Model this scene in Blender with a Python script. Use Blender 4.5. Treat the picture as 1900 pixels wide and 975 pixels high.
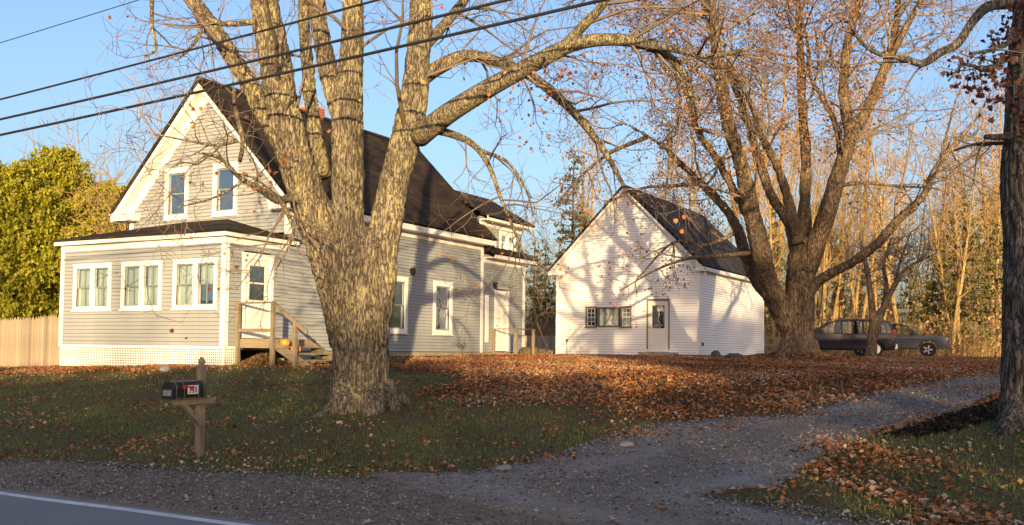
import bpy, math, random
import numpy as np
from mathutils import Matrix, Vector, noise
for o in list(bpy.data.objects): bpy.data.objects.remove(o)
scene = bpy.context.scene
R = math.radians
# ------------------------------------------------------------ camera
F, CX, CY = 1830.0, 950.0, 568.5          # photo pixels (1900 x 975)
EYE = Vector((0, 0, 1.6))
CAMROT = Matrix.Rotation(R(92.5), 3, 'X') @ Matrix.Rotation(0.011, 3, 'Z')
cam = bpy.data.cameras.new('camera'); camo = bpy.data.objects.new('camera', cam)
scene.collection.objects.link(camo)
cam.sensor_width = 36; cam.lens = 36 * F / 1900; cam.shift_y = 81 / 1900
cam.clip_start = 0.1; cam.clip_end = 3000
camo.matrix_world = Matrix.Translation(EYE) @ CAMROT.to_4x4()
scene.camera = camo
# ------------------------------------------------------------ sky, sun, exposure
SUN_EL = R(6.6); SUN_TRAVEL = Vector((-0.085, 1, 0)).normalized()
w = bpy.data.worlds.new('World'); scene.world = w; w.use_nodes = True
nt = w.node_tree; bg = nt.nodes['Background']
sky = nt.nodes.new('ShaderNodeTexSky'); sky.sky_type = 'NISHITA'; sky.sun_disc = False
sky.sun_elevation = SUN_EL
sky.sun_rotation = math.atan2(-SUN_TRAVEL.x, -SUN_TRAVEL.y)
sky.air_density = 1.0; sky.dust_density = 3.6; sky.ozone_density = 3.2
tint = nt.nodes.new('ShaderNodeMix'); tint.data_type = 'RGBA'; tint.blend_type = 'MULTIPLY'; tint.inputs[0].default_value = 1
tint.inputs[7].default_value = (1.15, .92, .865, 1)      # even white balance of the whole sky
nt.links.new(sky.outputs[0], tint.inputs[6]); nt.links.new(tint.outputs[2], bg.inputs[0]); bg.inputs[1].default_value = 0.15
sl = bpy.data.lights.new('sun', 'SUN'); sl.energy = 3.2; sl.angle = R(0.53); sl.color = (1.0, 0.735, 0.38)
so = bpy.data.objects.new('sun', sl); scene.collection.objects.link(so)
sdir = Vector((SUN_TRAVEL.x * math.cos(SUN_EL), SUN_TRAVEL.y * math.cos(SUN_EL), -math.sin(SUN_EL)))
so.rotation_euler = sdir.to_track_quat('-Z', 'Y').to_euler(); so.location = (5, -40, 30)
vs = scene.view_settings; vs.view_transform = 'Standard'; vs.look = 'None'; vs.gamma = 1; vs.use_curve_mapping = False
vs.exposure = 1.66
scene.render.resolution_x = 1024; scene.render.resolution_y = 525

# ------------------------------------------------------------ helpers
COL = scene.collection
rng = random.Random(7); nr = np.random.default_rng(7)
YAW = -math.atan2(.489, .872)                       # the house, road and wires share this heading
E1 = Vector((math.cos(YAW), math.sin(YAW), 0)); D2 = Vector((-E1.y, E1.x, 0))

def ray(px, py):
    return CAMROT @ Vector((px - CX, CY - py, -F))
def at(px, py, Y):                                   # the point of that sight line at distance Y
    d = ray(px, py); return EYE + d * (Y / d.y)
def proj(P):                                         # world (n,3) -> photo pixels
    M = np.array(CAMROT.transposed()); q = (np.asarray(P) - np.array(EYE)) @ M.T
    return CX + F * q[:, 0] / -q[:, 2], CY - F * q[:, 1] / -q[:, 2]
SK = np.array([-400, -75, -62, -48, -34, -20, 0, 6.6, 7.4, 9.0, 13.2, 18.8, 24, 30, 45, 70, 900.])
ZK = np.array([7.0, 6.5, 5.0, 2.4, 0.7, 0.1, 0.0, 0.0, 0.02, 0.22, 0.52, 1.08, 1.25, 1.36, 1.42, 1.45, 1.45])
_ss = np.linspace(-400, 900, 26001); _zz = np.interp(_ss, SK, ZK)
_k = np.hanning(41); _k /= _k.sum()
_zz = np.convolve(np.pad(_zz, 20, mode='edge'), _k, mode='valid')
def gz(x, y):
    x = np.asarray(x, float); y = np.asarray(y, float)
    s = D2.x * x + D2.y * y
    z = np.interp(s, _ss, _zz)
    z = z - .036 * np.clip(-x - 9, 0, 14) * np.clip((s - 9) / 8, 0, 1)
    lump = .5 * np.sin(x * .9 + y * .37) + .5 * np.sin(x * .33 - y * .71 + 1.3)
    z = z + .03 * lump * np.clip((s - 8) / 4, 0, 1) * np.clip((60 - s) / 20, 0, 1)
    z = z + .16 * np.exp(-((x - 6.6) ** 2 + (y - 12.0) ** 2) / 3.0)
    z = z + .22 * np.exp(-((x - 8.6) ** 2 + (y - 30.0) ** 2) / 2.5)
    z = z + .10 * np.exp(-((x + 2.6) ** 2 + (y - 16.6) ** 2) / 1.6)
    return z
def gz1(x, y): return float(gz(x, y))
def G(px, py):                                       # where a sight line meets the ground
    d = ray(px, py); d = d / d.y; t = 5.0
    while t < 120:
        p = EYE + d * t
        if p.z < gz1(p.x, p.y): break
        t += .05
    return p.x, p.y

class MB:
    def __init__(s): s.v = []; s.f = []; s.n = 0
    def add(s, vs_, fs):
        b = s.n; s.v.extend(vs_); s.n += len(vs_)
        s.f.extend([tuple(i + b for i in f) for f in fs]); return s
    def box(s, x0, x1, y0, y1, z0, z1):
        return s.add([(x0,y0,z0),(x1,y0,z0),(x1,y1,z0),(x0,y1,z0),(x0,y0,z1),(x1,y0,z1),(x1,y1,z1),(x0,y1,z1)],
                     [(0,3,2,1),(4,5,6,7),(0,1,5,4),(1,2,6,5),(2,3,7,6),(3,0,4,7)])
    def prism(s, poly, axis, a0, a1):                # polygon in the two other axes, extruded along axis
        n = len(poly)
        def P(p, a):
            return (a, p[0], p[1]) if axis == 'x' else ((p[0], a, p[1]) if axis == 'y' else (p[0], p[1], a))
        vs_ = [P(p, a0) for p in poly] + [P(p, a1) for p in poly]
        fs = [tuple(range(n)), tuple(range(2*n-1, n-1, -1))] + [(i, n+i, n+(i+1) % n, (i+1) % n) for i in range(n)]
        return s.add(vs_, fs)
    def bar(s, a, b, wd, th=None, up=(0, 0, 1)):     # squared timber from a to b
        a = Vector(a); b = Vector(b); d = (b - a).normalized(); th = th or wd
        u = Vector(up); sd = d.cross(u)
        if sd.length < 1e-4: sd = d.cross(Vector((0, 1, 0)))
        sd.normalize(); u = sd.cross(d)
        vs_ = []
        for p in (a, b):
            for i, j in ((-1,-1),(1,-1),(1,1),(-1,1)): vs_.append(tuple(p + sd*(i*wd/2) + u*(j*th/2)))
        return s.add(vs_, [(0,1,2,3),(7,6,5,4),(0,4,5,1),(1,5,6,2),(2,6,7,3),(3,7,4,0)])
    def tube(s, pts, rad, n=6, cap=True):
        pts = [Vector(p) for p in pts]; m = len(pts); vs_ = []; u = None
        for i, p in enumerate(pts):
            t = (pts[min(i+1, m-1)] - pts[max(i-1, 0)])
            if t.length < 1e-9: t = Vector((0, 0, 1))
            t.normalize()
            if u is None:
                u = t.cross(Vector((.31, .87, .2)))
                if u.length < .05: u = t.cross(Vector((1, 0, 0)))
            u = (u - t * u.dot(t)).normalized(); v = t.cross(u)
            for k in range(n):
                a = 2*math.pi*k/n
                vs_.append(tuple(p + (u*math.cos(a) + v*math.sin(a)) * rad[i]))
        fs = [(i*n+k, i*n+(k+1) % n, (i+1)*n+(k+1) % n, (i+1)*n+k) for i in range(m-1) for k in range(n)]
        if cap: fs += [tuple(range(n-1, -1, -1)), tuple(range((m-1)*n, m*n))]
        return s.add(vs_, fs)
    def lathe(s, prof, n=16, c=(0, 0, 0), axis='z'):
        vs_ = []
        for r, h in prof:
            for k in range(n):
                a = 2*math.pi*k/n; p = (r*math.cos(a), r*math.sin(a), h)
                if axis == 'y': p = (p[0], p[2], p[1])
                if axis == 'x': p = (p[2], p[0], p[1])
                vs_.append((p[0]+c[0], p[1]+c[1], p[2]+c[2]))
        m = len(prof)
        fs = [(i*n+k, i*n+(k+1) % n, (i+1)*n+(k+1) % n, (i+1)*n+k) for i in range(m-1) for k in range(n)]
        fs += [tuple(range(n-1, -1, -1)), tuple(range((m-1)*n, m*n))]
        return s.add(vs_, fs)
    def mesh(s, name, mat=None, smooth=False):
        me = bpy.data.meshes.new(name); me.from_pydata(s.v, [], s.f); me.update()
        if mat: me.materials.append(mat)
        if smooth: me.polygons.foreach_set('use_smooth', [True]*len(me.polygons))
        return me
    def build(s, name, mat, parent=None, smooth=False, **kw):
        return link(name, s.mesh(name, mat, smooth), parent, **kw)

def link(name, data, parent=None, loc=None, rotz=None, label=None, cat=None, group=None, kind=None):
    o = bpy.data.objects.new(name, data); COL.objects.link(o)
    if parent: o.parent = parent
    if loc is not None: o.location = loc
    if rotz is not None: o.rotation_euler = (0, 0, rotz)
    if label: o['label'] = label
    if cat: o['category'] = cat
    if group: o['group'] = group
    if kind: o['kind'] = kind
    return o
def copy_tree(o, parent=None):
    c = o.copy(); COL.objects.link(c); c.parent = parent
    for ch in o.children: copy_tree(ch, c)
    return c
def np_mesh(name, V, faces_n, mat, attr=None):       # V (n*k,3): n separate k-gons
    k = faces_n; n = len(V)//k
    me = bpy.data.meshes.new(name)
    me.vertices.add(len(V)); me.vertices.foreach_set('co', np.asarray(V, np.float32).ravel())
    me.loops.add(n*k); me.loops.foreach_set('vertex_index', np.arange(n*k, dtype=np.int32))
    me.polygons.add(n); me.polygons.foreach_set('loop_start', np.arange(0, n*k, k, dtype=np.int32))
    try: me.polygons.foreach_set('loop_total', np.full(n, k, dtype=np.int32))
    except Exception: pass
    me.update(calc_edges=True)
    if attr is not None:
        a = me.attributes.new('tone', 'FLOAT', 'POINT'); a.data.foreach_set('value', np.repeat(attr, k).astype(np.float32))
    me.materials.append(mat); me.validate()
    return me

# ------------------------------------------------------------ materials
def mat_new(name):
    m = bpy.data.materials.new(name); m.use_nodes = True
    nt = m.node_tree; return m, nt, nt.nodes['Principled BSDF']
def N(nt, t, **kw):
    n = nt.nodes.new(t)
    for k, v in kw.items(): setattr(n, k, v)
    return n
def ramp(nt, fac, stops):
    r = N(nt, 'ShaderNodeValToRGB'); e = r.color_ramp.elements
    while len(e) < len(stops): e.new(.5)
    for i, (p, c) in enumerate(stops): e[i].position = p; e[i].color = (*c, 1)
    nt.links.new(fac, r.inputs[0]); return r.outputs[0]
def coords(nt, scale=(1, 1, 1), world=False):
    if world:
        g = N(nt, 'ShaderNodeNewGeometry'); src = g.outputs['Position']
    else:
        g = N(nt, 'ShaderNodeTexCoord'); src = g.outputs['Object']
    mp = N(nt, 'ShaderNodeMapping'); mp.inputs['Scale'].default_value = scale
    nt.links.new(src, mp.inputs[0]); return mp.outputs[0]
def noise_n(nt, vec, scale, detail=4, rough=.55):
    n = N(nt, 'ShaderNodeTexNoise'); n.inputs['Scale'].default_value = scale
    n.inputs['Detail'].default_value = detail; n.inputs['Roughness'].default_value = rough
    nt.links.new(vec, n.inputs['Vector']); return n.outputs[0]
def mixc(nt, fac, a, b, mode='MIX'):
    m = N(nt, 'ShaderNodeMix', data_type='RGBA', blend_type=mode)
    for s, v in ((m.inputs[0], fac), (m.inputs[6], a), (m.inputs[7], b)):
        if isinstance(v, (int, float)): s.default_value = v
        elif isinstance(v, tuple): s.default_value = (*v, 1)
        else: nt.links.new(v, s)
    return m.outputs[2]
def bump(nt, b, h, strength=.4, dist=.02):
    n = N(nt, 'ShaderNodeBump'); n.inputs['Strength'].default_value = strength; n.inputs['Distance'].default_value = dist
    nt.links.new(h, n.inputs['Height']); nt.links.new(n.outputs[0], b.inputs['Normal'])
def simple(name, c, rough=.6, var=.25, scale=6, bmp=.2, stretch=(1, 1, 1), metal=0, world=False, fine=60):
    m, nt, b = mat_new(name)
    v = coords(nt, stretch, world)
    n1 = noise_n(nt, v, scale, 5); n2 = noise_n(nt, v, fine, 3)
    lo = tuple(x*(1-var) for x in c); hi = tuple(min(1, x*(1+var)) for x in c)
    col = ramp(nt, n1, [(.3, lo), (.7, hi)])
    col = mixc(nt, .25, col, ramp(nt, n2, [(.35, lo), (.65, hi)]))
    nt.links.new(col, b.inputs['Base Color'])
    b.inputs['Roughness'].default_value = rough; b.inputs['Metallic'].default_value = metal
    if bmp: bump(nt, b, n2, bmp, .01)
    return m
def tone_mat(name, stops, rough=.7, trans=0.0):      # per-leaf pigment from the 'tone' attribute
    m, nt, b = mat_new(name)
    a = N(nt, 'ShaderNodeAttribute'); a.attribute_name = 'tone'
    col = ramp(nt, a.outputs['Fac'], stops)
    nt.links.new(col, b.inputs['Base Color']); b.inputs['Roughness'].default_value = rough
    b.inputs['Specular IOR Level'].default_value = .25
    if trans:
        t = N(nt, 'ShaderNodeBsdfTranslucent'); nt.links.new(col, t.inputs[0])
        mx = N(nt, 'ShaderNodeMixShader'); mx.inputs[0].default_value = trans
        nt.links.new(b.outputs[0], mx.inputs[1]); nt.links.new(t.outputs[0], mx.inputs[2])
        nt.links.new(mx.outputs[0], nt.nodes['Material Output'].inputs[0])
    return m
def bark_mat(name, dark, light, lichen, lam=.45, sc=1.0):
    m, nt, b = mat_new(name)
    v = coords(nt, (19*sc, 19*sc, 3.0*sc)); v2 = coords(nt, (1, 1, .6)); v3 = coords(nt, (24*sc, 24*sc, 7*sc))
    n1 = noise_n(nt, v, 1.5, 6, .6); n2 = noise_n(nt, v2, 2.2*sc, 5, .6); n3 = noise_n(nt, v2, 14*sc, 4, .6); n4 = noise_n(nt, v3, 1.6, 4, .6)
    mid = tuple(x*.45+y*.55 for x, y in zip(dark, light))
    col = ramp(nt, n4, [(.32, mid), (.68, light)])
    col = mixc(nt, .5, col, ramp(nt, n2, [(.3, tuple(x*.55 for x in light)), (.7, tuple(min(1, x*1.25) for x in light))]))
    fis = ramp(nt, n1, [(.43, (1, 1, 1)), (.482, (.12, .12, .12)), (.502, (.12, .12, .12)), (.545, (1, 1, 1))])    # fissures between bark plates
    col = mixc(nt, fis, dark, col)
    patch = N(nt, 'ShaderNodeMath', operation='MULTIPLY')
    nt.links.new(ramp(nt, n2, [(.45, (0,0,0)), (.62, (1,1,1))]), patch.inputs[0])
    nt.links.new(ramp(nt, n3, [(.48, (0,0,0)), (.58, (1,1,1))]), patch.inputs[1])
    sc_ = N(nt, 'ShaderNodeMath', operation='MULTIPLY'); nt.links.new(patch.outputs[0], sc_.inputs[0]); sc_.inputs[1].default_value = lam
    col = mixc(nt, sc_.outputs[0], col, lichen)
    nt.links.new(col, b.inputs['Base Color']); b.inputs['Roughness'].default_value = .9
    b.inputs['Specular IOR Level'].default_value = .15
    hsum = N(nt, 'ShaderNodeMath', operation='MULTIPLY_ADD'); nt.links.new(n4, hsum.inputs[0]); hsum.inputs[1].default_value = .5; nt.links.new(fis, hsum.inputs[2])
    bump(nt, b, hsum.outputs[0], .9, .03)
    return m
def shingle_mat(name, c1, c2):
    m, nt, b = mat_new(name); v = coords(nt)
    br = N(nt, 'ShaderNodeTexBrick'); nt.links.new(v, br.inputs['Vector'])
    br.inputs['Color1'].default_value = (*c1, 1); br.inputs['Color2'].default_value = (*c2, 1)
    br.inputs['Mortar'].default_value = (.008, .008, .008, 1); br.inputs['Scale'].default_value = 1
    br.inputs['Mortar Size'].default_value = .008; br.inputs['Brick Width'].default_value = .3; br.inputs['Row Height'].default_value = .14
    n1 = noise_n(nt, v, 1.1, 5); n2 = noise_n(nt, v, 70, 2)
    col = mixc(nt, .6, br.outputs[0], ramp(nt, n1, [(.3, (.35,.35,.35)), (.7, (1.5,1.4,1.3))]), 'MULTIPLY')
    nt.links.new(col, b.inputs['Base Color']); b.inputs['Roughness'].default_value = .95; b.inputs['Specular IOR Level'].default_value = .12
    mx = N(nt, 'ShaderNodeMath', operation='ADD'); nt.links.new(br.outputs['Fac'], mx.inputs[0]); nt.links.new(n2, mx.inputs[1])
    bump(nt, b, mx.outputs[0], .5, .015)
    return m
def glass_mat(name, tint=(.9, .95, .95), lo=.14, hi=.85, bs=.06):
    m, nt, b = mat_new(name); nt.nodes.remove(b)
    lw = N(nt, 'ShaderNodeLayerWeight'); lw.inputs[0].default_value = .35
    fr = N(nt, 'ShaderNodeMapRange'); nt.links.new(lw.outputs['Facing'], fr.inputs[0]); fr.inputs[3].default_value = lo; fr.inputs[4].default_value = hi
    g = N(nt, 'ShaderNodeBsdfGlossy'); g.inputs['Roughness'].default_value = .03
    g.inputs['Color'].default_value = (.95, .97, 1, 1)
    t = N(nt, 'ShaderNodeBsdfTransparent'); t.inputs[0].default_value = (*tint, 1)
    v = coords(nt); n = noise_n(nt, v, 2.5, 2); bp = N(nt, 'ShaderNodeBump')
    bp.inputs['Strength'].default_value = bs; bp.inputs['Distance'].default_value = .05
    nt.links.new(n, bp.inputs['Height']); nt.links.new(bp.outputs[0], g.inputs['Normal'])
    mx = N(nt, 'ShaderNodeMixShader'); nt.links.new(fr.outputs[0], mx.inputs[0])
    nt.links.new(t.outputs[0], mx.inputs[1]); nt.links.new(g.outputs[0], mx.inputs[2])
    nt.links.new(mx.outputs[0], nt.nodes['Material Output'].inputs[0])
    return m
def paint_mat(name, c, rough=.4, coat=.08, metal=.0):
    m = simple(name, c, rough, .08, 3, 0, metal=metal); m.node_tree.nodes['Principled BSDF'].inputs['Specular IOR Level'].default_value = .3
    m.node_tree.nodes['Principled BSDF'].inputs['Coat Weight'].default_value = coat
    return m

M = {}
M['siding'] = simple('grey_clapboard_paint', (.29, .305, .305), .6, .14, 1.2, .15, (1, 1, 4))
M['lap_shade'] = simple('lap_shade_backing', (.10, .10, .11), .9, .2, 3, 0)  # dark backing in the course gaps stands in for shadow under each lap
M['trim'] = simple('white_trim_paint', (.78, .76, .72), .5, .08, 2, .08)
M['greytrim'] = simple('bare_wood_trim', (.20, .17, .135), .8, .3, 4, .2)
M['vinyl'] = simple('white_vinyl', (.80, .79, .78), .45, .05, 1, .05, (1, 1, 3))
M['shingle'] = shingle_mat('brown_shingles', (.050, .038, .029), (.026, .020, .016))
M['shingle2'] = shingle_mat('grey_shingles', (.060, .058, .060), (.034, .033, .036))
M['glass'] = glass_mat('window_glass')
M['curtain'] = simple('curtain_cloth', (.74, .78, .72), .9, .12, 5, .3, (8, 8, 1))
M['blue'] = simple('blue_panel', (.08, .22, .50), .6, .4, 4, .1)
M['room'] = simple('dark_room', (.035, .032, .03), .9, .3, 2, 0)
M['concrete'] = simple('foundation_concrete', (.30, .26, .19), .9, .25, 2, .4)
M['wood'] = simple('weathered_wood', (.20, .16, .105), .85, .3, 4, .4, (6, 6, 1))
M['deckwood'] = simple('deck_wood', (.24, .19, .12), .85, .3, 3, .4, (1, 8, 8))
M['fence'] = simple('fence_cedar', (.33, .265, .19), .85, .25, 3, .4, (8, 8, .7))
M['sash'] = simple('grey_green_sash', (.20, .22, .20), .5, .2, 5, 0)
M['black'] = simple('black_metal', (.012, .012, .013), .35, .3, 5, .1)
M['rubber'] = simple('rubber', (.015, .015, .015), .8, .2, 9, .1)
M['door'] = simple('door_paint', (.72, .69, .63), .45, .06, 2, .05)
M['brick'] = simple('chimney_brick', (.30, .10, .06), .85, .3, 9, .4)
M['stone'] = simple('field_stone', (.27, .25, .22), .9, .35, 5, .6)
M['darkrock'] = simple('dark_rock', (.075, .07, .06), .9, .35, 5, .6)
M['pumpkin'] = simple('pumpkin_skin', (.75, .26, .04), .5, .15, 4, .1)
M['stem'] = simple('dry_stem', (.2, .17, .08), .8, .2, 9, .2)
M['cable'] = simple('cable_black', (.012, .012, .014), .6, .2, 5, 0)
M['red'] = simple('red_flag', (.42, .02, .03), .5, .15, 5, 0)
M['plate'] = simple('white_plate', (.72, .72, .72), .5, .05, 5, 0)
M['digit'] = simple('black_digit', (.02, .02, .025), .6, .05, 5, 0)
M['dimdigit'] = simple('grey_digit', (.30, .31, .32), .5, .05, 5, 0)
M['greyplate'] = simple('grey_plate', (.11, .12, .125), .4, .1, 5, 0)
M['brass'] = simple('dull_brass', (.30, .24, .12), .4, .2, 5, 0, metal=.6)
M['bark'] = bark_mat('maple_bark', (.062, .050, .038), (.27, .225, .16), (.46, .40, .17), .75)
M['bark2'] = bark_mat('brown_bark', (.035, .025, .018), (.24, .165, .105), (.34, .30, .16), .5)
M['bark3'] = bark_mat('grey_bark', (.018, .015, .014), (.15, .135, .12), (.32, .32, .28), .4)
M['twig'] = simple('twig_bark', (.17, .125, .09), .9, .3, 3, 0, fine=20)
M['paletwig'] = simple('pale_twig', (.30, .20, .075), .9, .3, 3, 0, fine=20)
M['palebark'] = bark_mat('pale_bark', (.14, .09, .04), (.46, .31, .13), (.44, .34, .15), .3, .6)

nt_ = M['fence'].node_tree; b_ = nt_.nodes['Principled BSDF']; src = b_.inputs['Base Color'].links[0].from_socket   # each picket weathered differently
oi = N(nt_, 'ShaderNodeObjectInfo'); nt_.links.new(mixc(nt_, 1.0, src, ramp(nt_, oi.outputs['Random'], [(0, (.62, .62, .64)), (1, (1.15, 1.12, 1.05))]), 'MULTIPLY'), b_.inputs['Base Color'])
# ------------------------------------------------------------ ground, road, drive
def ground_mat():
    m, nt, b = mat_new('lawn_soil'); v = coords(nt, world=True)
    n1 = noise_n(nt, v, .35, 5); n2 = noise_n(nt, v, 3.0, 5); n3 = noise_n(nt, v, 26, 4)
    g = ramp(nt, n3, [(.3, (.03, .055, .014)), (.55, (.08, .12, .03)), (.75, (.14, .155, .05))])
    d = ramp(nt, n3, [(.3, (.055, .038, .021)), (.7, (.16, .105, .058))])
    f = N(nt, 'ShaderNodeMath', operation='ADD'); nt.links.new(n1, f.inputs[0]); nt.links.new(n2, f.inputs[1])
    col = mixc(nt, ramp(nt, f.outputs[0], [(.50, (0, 0, 0)), (.62, (.8, .8, .8))]), g, d)
    nt.links.new(col, b.inputs['Base Color']); b.inputs['Roughness'].default_value = .95
    b.inputs['Specular IOR Level'].default_value = .1
    bump(nt, b, n3, .8, .05); return m
def gravel_mat(name, c1, c2, c3, dirt):
    m, nt, b = mat_new(name); v = coords(nt, world=True)
    vo = N(nt, 'ShaderNodeTexVoronoi'); vo.inputs['Scale'].default_value = 26; nt.links.new(v, vo.inputs['Vector'])
    vb = N(nt, 'ShaderNodeTexVoronoi'); vb.inputs['Scale'].default_value = 8; nt.links.new(v, vb.inputs['Vector'])
    sep = N(nt, 'ShaderNodeSeparateColor'); nt.links.new(vo.outputs['Color'], sep.inputs[0])
    col = ramp(nt, sep.outputs[0], [(.1, c1), (.5, c2), (.95, c3)])
    sp2 = N(nt, 'ShaderNodeSeparateColor'); nt.links.new(vb.outputs['Color'], sp2.inputs[0])
    col = mixc(nt, .35, col, ramp(nt, sp2.outputs[1], [(.1, c1), (.9, c3)]))
    n1 = noise_n(nt, coords(nt, (.5, 1, 1), True), .7, 5); n2 = noise_n(nt, v, 5, 4)
    f = N(nt, 'ShaderNodeMath', operation='ADD'); nt.links.new(n1, f.inputs[0]); nt.links.new(n2, f.inputs[1])
    fr = ramp(nt, f.outputs[0], [(.46, (0, 0, 0)), (.56, (.8, .8, .8))])
    fac = N(nt, 'ShaderNodeMath', operation='MULTIPLY'); nt.links.new(fr, fac.inputs[0]); fac.inputs[1].default_value = 1
    col = mixc(nt, fac.outputs[0], col, dirt)
    nt.links.new(col, b.inputs['Base Color']); b.inputs['Roughness'].default_value = .9
    b.inputs['Specular IOR Level'].default_value = .2
    bump(nt, b, vo.outputs['Distance'], .7, .02); return m
def asphalt_mat():
    m, nt, b = mat_new('asphalt'); v = coords(nt, world=True)
    n1 = noise_n(nt, v, .8, 4); n2 = noise_n(nt, v, 140, 2); n3 = noise_n(nt, v, 30, 3)
    col = ramp(nt, n2, [(.3, (.09, .092, .096)), (.7, (.235, .238, .243))])
    col = mixc(nt, .4, col, ramp(nt, n1, [(.3, (.14, .142, .146)), (.7, (.20, .201, .204))]))
    nt.links.new(col, b.inputs['Base Color']); b.inputs['Roughness'].default_value = .8
    bump(nt, b, n2, .4, .006); return m
M['ground'] = ground_mat()
M['gravel'] = gravel_mat('drive_gravel', (.045, .040, .034), (.215, .20, .175), (.44, .415, .37), (.14, .112, .082))
M['shoulder'] = gravel_mat('shoulder_grit', (.07, .06, .05), (.19, .165, .14), (.34, .31, .27), (.17, .13, .09))
M['asphalt'] = asphalt_mat()
M['apron'] = gravel_mat('worn_apron', (.30, .295, .29), (.38, .375, .365), (.46, .455, .44), (.26, .24, .22))
M['mark'] = simple('worn_white_paint', (.55, .55, .54), .7, .3, 4, .2, world=True, fine=40)

def axis(segs):
    out = []
    for a, b_, st in segs: out += list(np.arange(a, b_, st))
    return np.array(sorted(set(np.round(out, 4))))
gx = axis([(-700, -120, 60), (-120, -40, 8), (-40, -14, 1), (-14, 16, .4), (16, 40, 1), (40, 120, 8), (120, 701, 60)])
gy = axis([(-300, -90, 30), (-90, -4, 3), (-4, 6, 1), (6, 36, .4), (36, 64, 1), (64, 130, 6), (130, 1301, 90)])
XX, YY = np.meshgrid(gx, gy); ZZ = gz(XX, YY)
sS = D2.x*XX + D2.y*YY
ZZ = ZZ - np.where((sS < 7.2) & (sS > -8), .03, 0)
nx, ny = len(gx), len(gy)
V = np.stack([XX.ravel(), YY.ravel(), ZZ.ravel()], 1)
ii = (np.arange(ny-1)[:, None]*nx + np.arange(nx-1)[None]).ravel()
me = bpy.data.meshes.new('ground'); me.from_pydata(V.tolist(), [], np.stack([ii, ii+1, ii+nx+1, ii+nx], 1).tolist()); me.update()
me.materials.append(M['ground']); me.polygons.foreach_set('use_smooth', [True]*len(me.polygons))
ground = link('ground', me, kind='structure')

def RL(u, s): return Vector((E1.x*u + D2.x*s, E1.y*u + D2.y*s))       # road frame: u along, s across
def sheet(name, rows, mat, kind='structure', parent=None):             # rows of (x,y,lift)
    mb = MB(); n = len(rows[0])
    for r in rows: mb.v += [(x, y, gz1(x, y) + l) for x, y, l in r]
    mb.n = len(mb.v)
    mb.f = [(i*n+j, i*n+j+1, (i+1)*n+j+1, (i+1)*n+j) for i in range(len(rows)-1) for j in range(n-1)]
    return mb.build(name, mat, parent, True, kind=kind)
us = np.concatenate([np.arange(-300, -30, 15), np.arange(-30, 30, .5), np.arange(30, 301, 15)])
def jit(u, sd, a=.12): return a*(math.sin(u*1.7+sd) + .6*math.sin(u*4.3+sd*2.1) + .4*math.sin(u*9.1+sd*.7))
rows = [[(*RL(u, s), .004) for s in np.linspace(-.5, 6.85, 12)] for u in us]
road = sheet('road', rows, M['asphalt'])
rows = [[(*RL(u, s), .009) for s in (6.50+.012*math.sin(u*3), 6.62+.012*math.sin(u*2.3+1))] for u in us]
sheet('edge_line', rows, M['mark'], None, road)
# gravel shoulder between asphalt and grass
gedge = [G(x, y) for x, y in ((-200, 852), (0, 858), (150, 862), (300, 872), (430, 880), (560, 886), (700, 890), (820, 884), (950, 866))]
def s_of(p): return D2.x*p[0] + D2.y*p[1]
def u_of(p): return E1.x*p[0] + E1.y*p[1]
gu = [u_of(p) for p in gedge] + [3.2, 60]; gs = [s_of(p) for p in gedge] + [7.5, 7.5]
def shoulder_edge(u): return float(np.interp(u, gu, gs)) + jit(u, 2, .05)
ush = np.concatenate([np.arange(-120, -20, 6), np.arange(-20, 12, .2), np.arange(12, 80, 4)])
rows = []
for u in ush:
    a, b_ = 6.70 + jit(u, 5, .02), max(shoulder_edge(u), 7.2)
    rows.append([(*RL(u, a + (b_-a)*t), .012 if 0 < t < 1 else -.02) for t in (0, .03, .2, .4, .6, .8, .97, 1)])
sheet('gravel_shoulder', rows, M['shoulder'])
# gravel drive: strip between two edge curves given on the ground
def cat_rom(P, n):
    P = [np.array(p, float) for p in P]; P = [2*P[0]-P[1]] + P + [2*P[-1]-P[-2]]; out = []
    for i in range(1, len(P)-2):
        for t in np.linspace(0, 1, n, endpoint=False):
            a, b_, c, d = P[i-1:i+3]
            out.append(.5*((2*b_) + (-a+c)*t + (2*a-5*b_+4*c-d)*t*t + (-a+3*b_-3*c+d)*t**3))
    out.append(P[-2]); return out
left = [RL(-.6, 6.9)[:], G(700, 893), G(860, 880), G(1000, 855), G(1090, 825), G(1180, 795), G(1330, 779), G(1490, 763), G(1600, 735), G(1720, 712), G(1850, 697), (15, 23.8), (20, 31), (22, 44)]
right = [RL(5.0, 6.9)[:], G(1400, 945), G(1450, 900), G(1510, 858), G(1560, 830), G(1640, 800), G(1730, 780), G(1800, 757), G(1868, 728), (12.4, 19.2), (15.0, 20.8), (18, 23.5), (25, 31), (27, 44)]
Lc, Rc = cat_rom(left, 12), cat_rom(right, 12)
rows = []
for i, (a, b_) in enumerate(zip(Lc, Rc)):
    d = b_-a; L = np.hypot(*d); a = a - d/L*(.10*math.sin(i*.9) + .07*math.sin(i*2.7)); b_ = b_ + d/L*(.09*math.sin(i*1.1+2) + .07*math.sin(i*2.3))
    rows.append([(*(a + (b_-a)*t), .02 if 0 < t < 1 else -.02) for t in (0, .015, .15, .3, .45, .6, .75, .9, .985, 1)])
dw = sheet('driveway', rows, M['gravel'])
tr = dw.data.attributes.new('track', 'FLOAT', 'POINT'); prof_ = [0, .1, .55, 1, .45, .1, .5, 1, .3, 0]
tr.data.foreach_set('value', [prof_[i % 10] for i in range(len(dw.data.vertices))])
nt_ = M['gravel'].node_tree; bs = nt_.nodes['Principled BSDF']; src = bs.inputs['Base Color'].links[0].from_socket
at_ = N(nt_, 'ShaderNodeAttribute'); at_.attribute_name = 'track'
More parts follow.
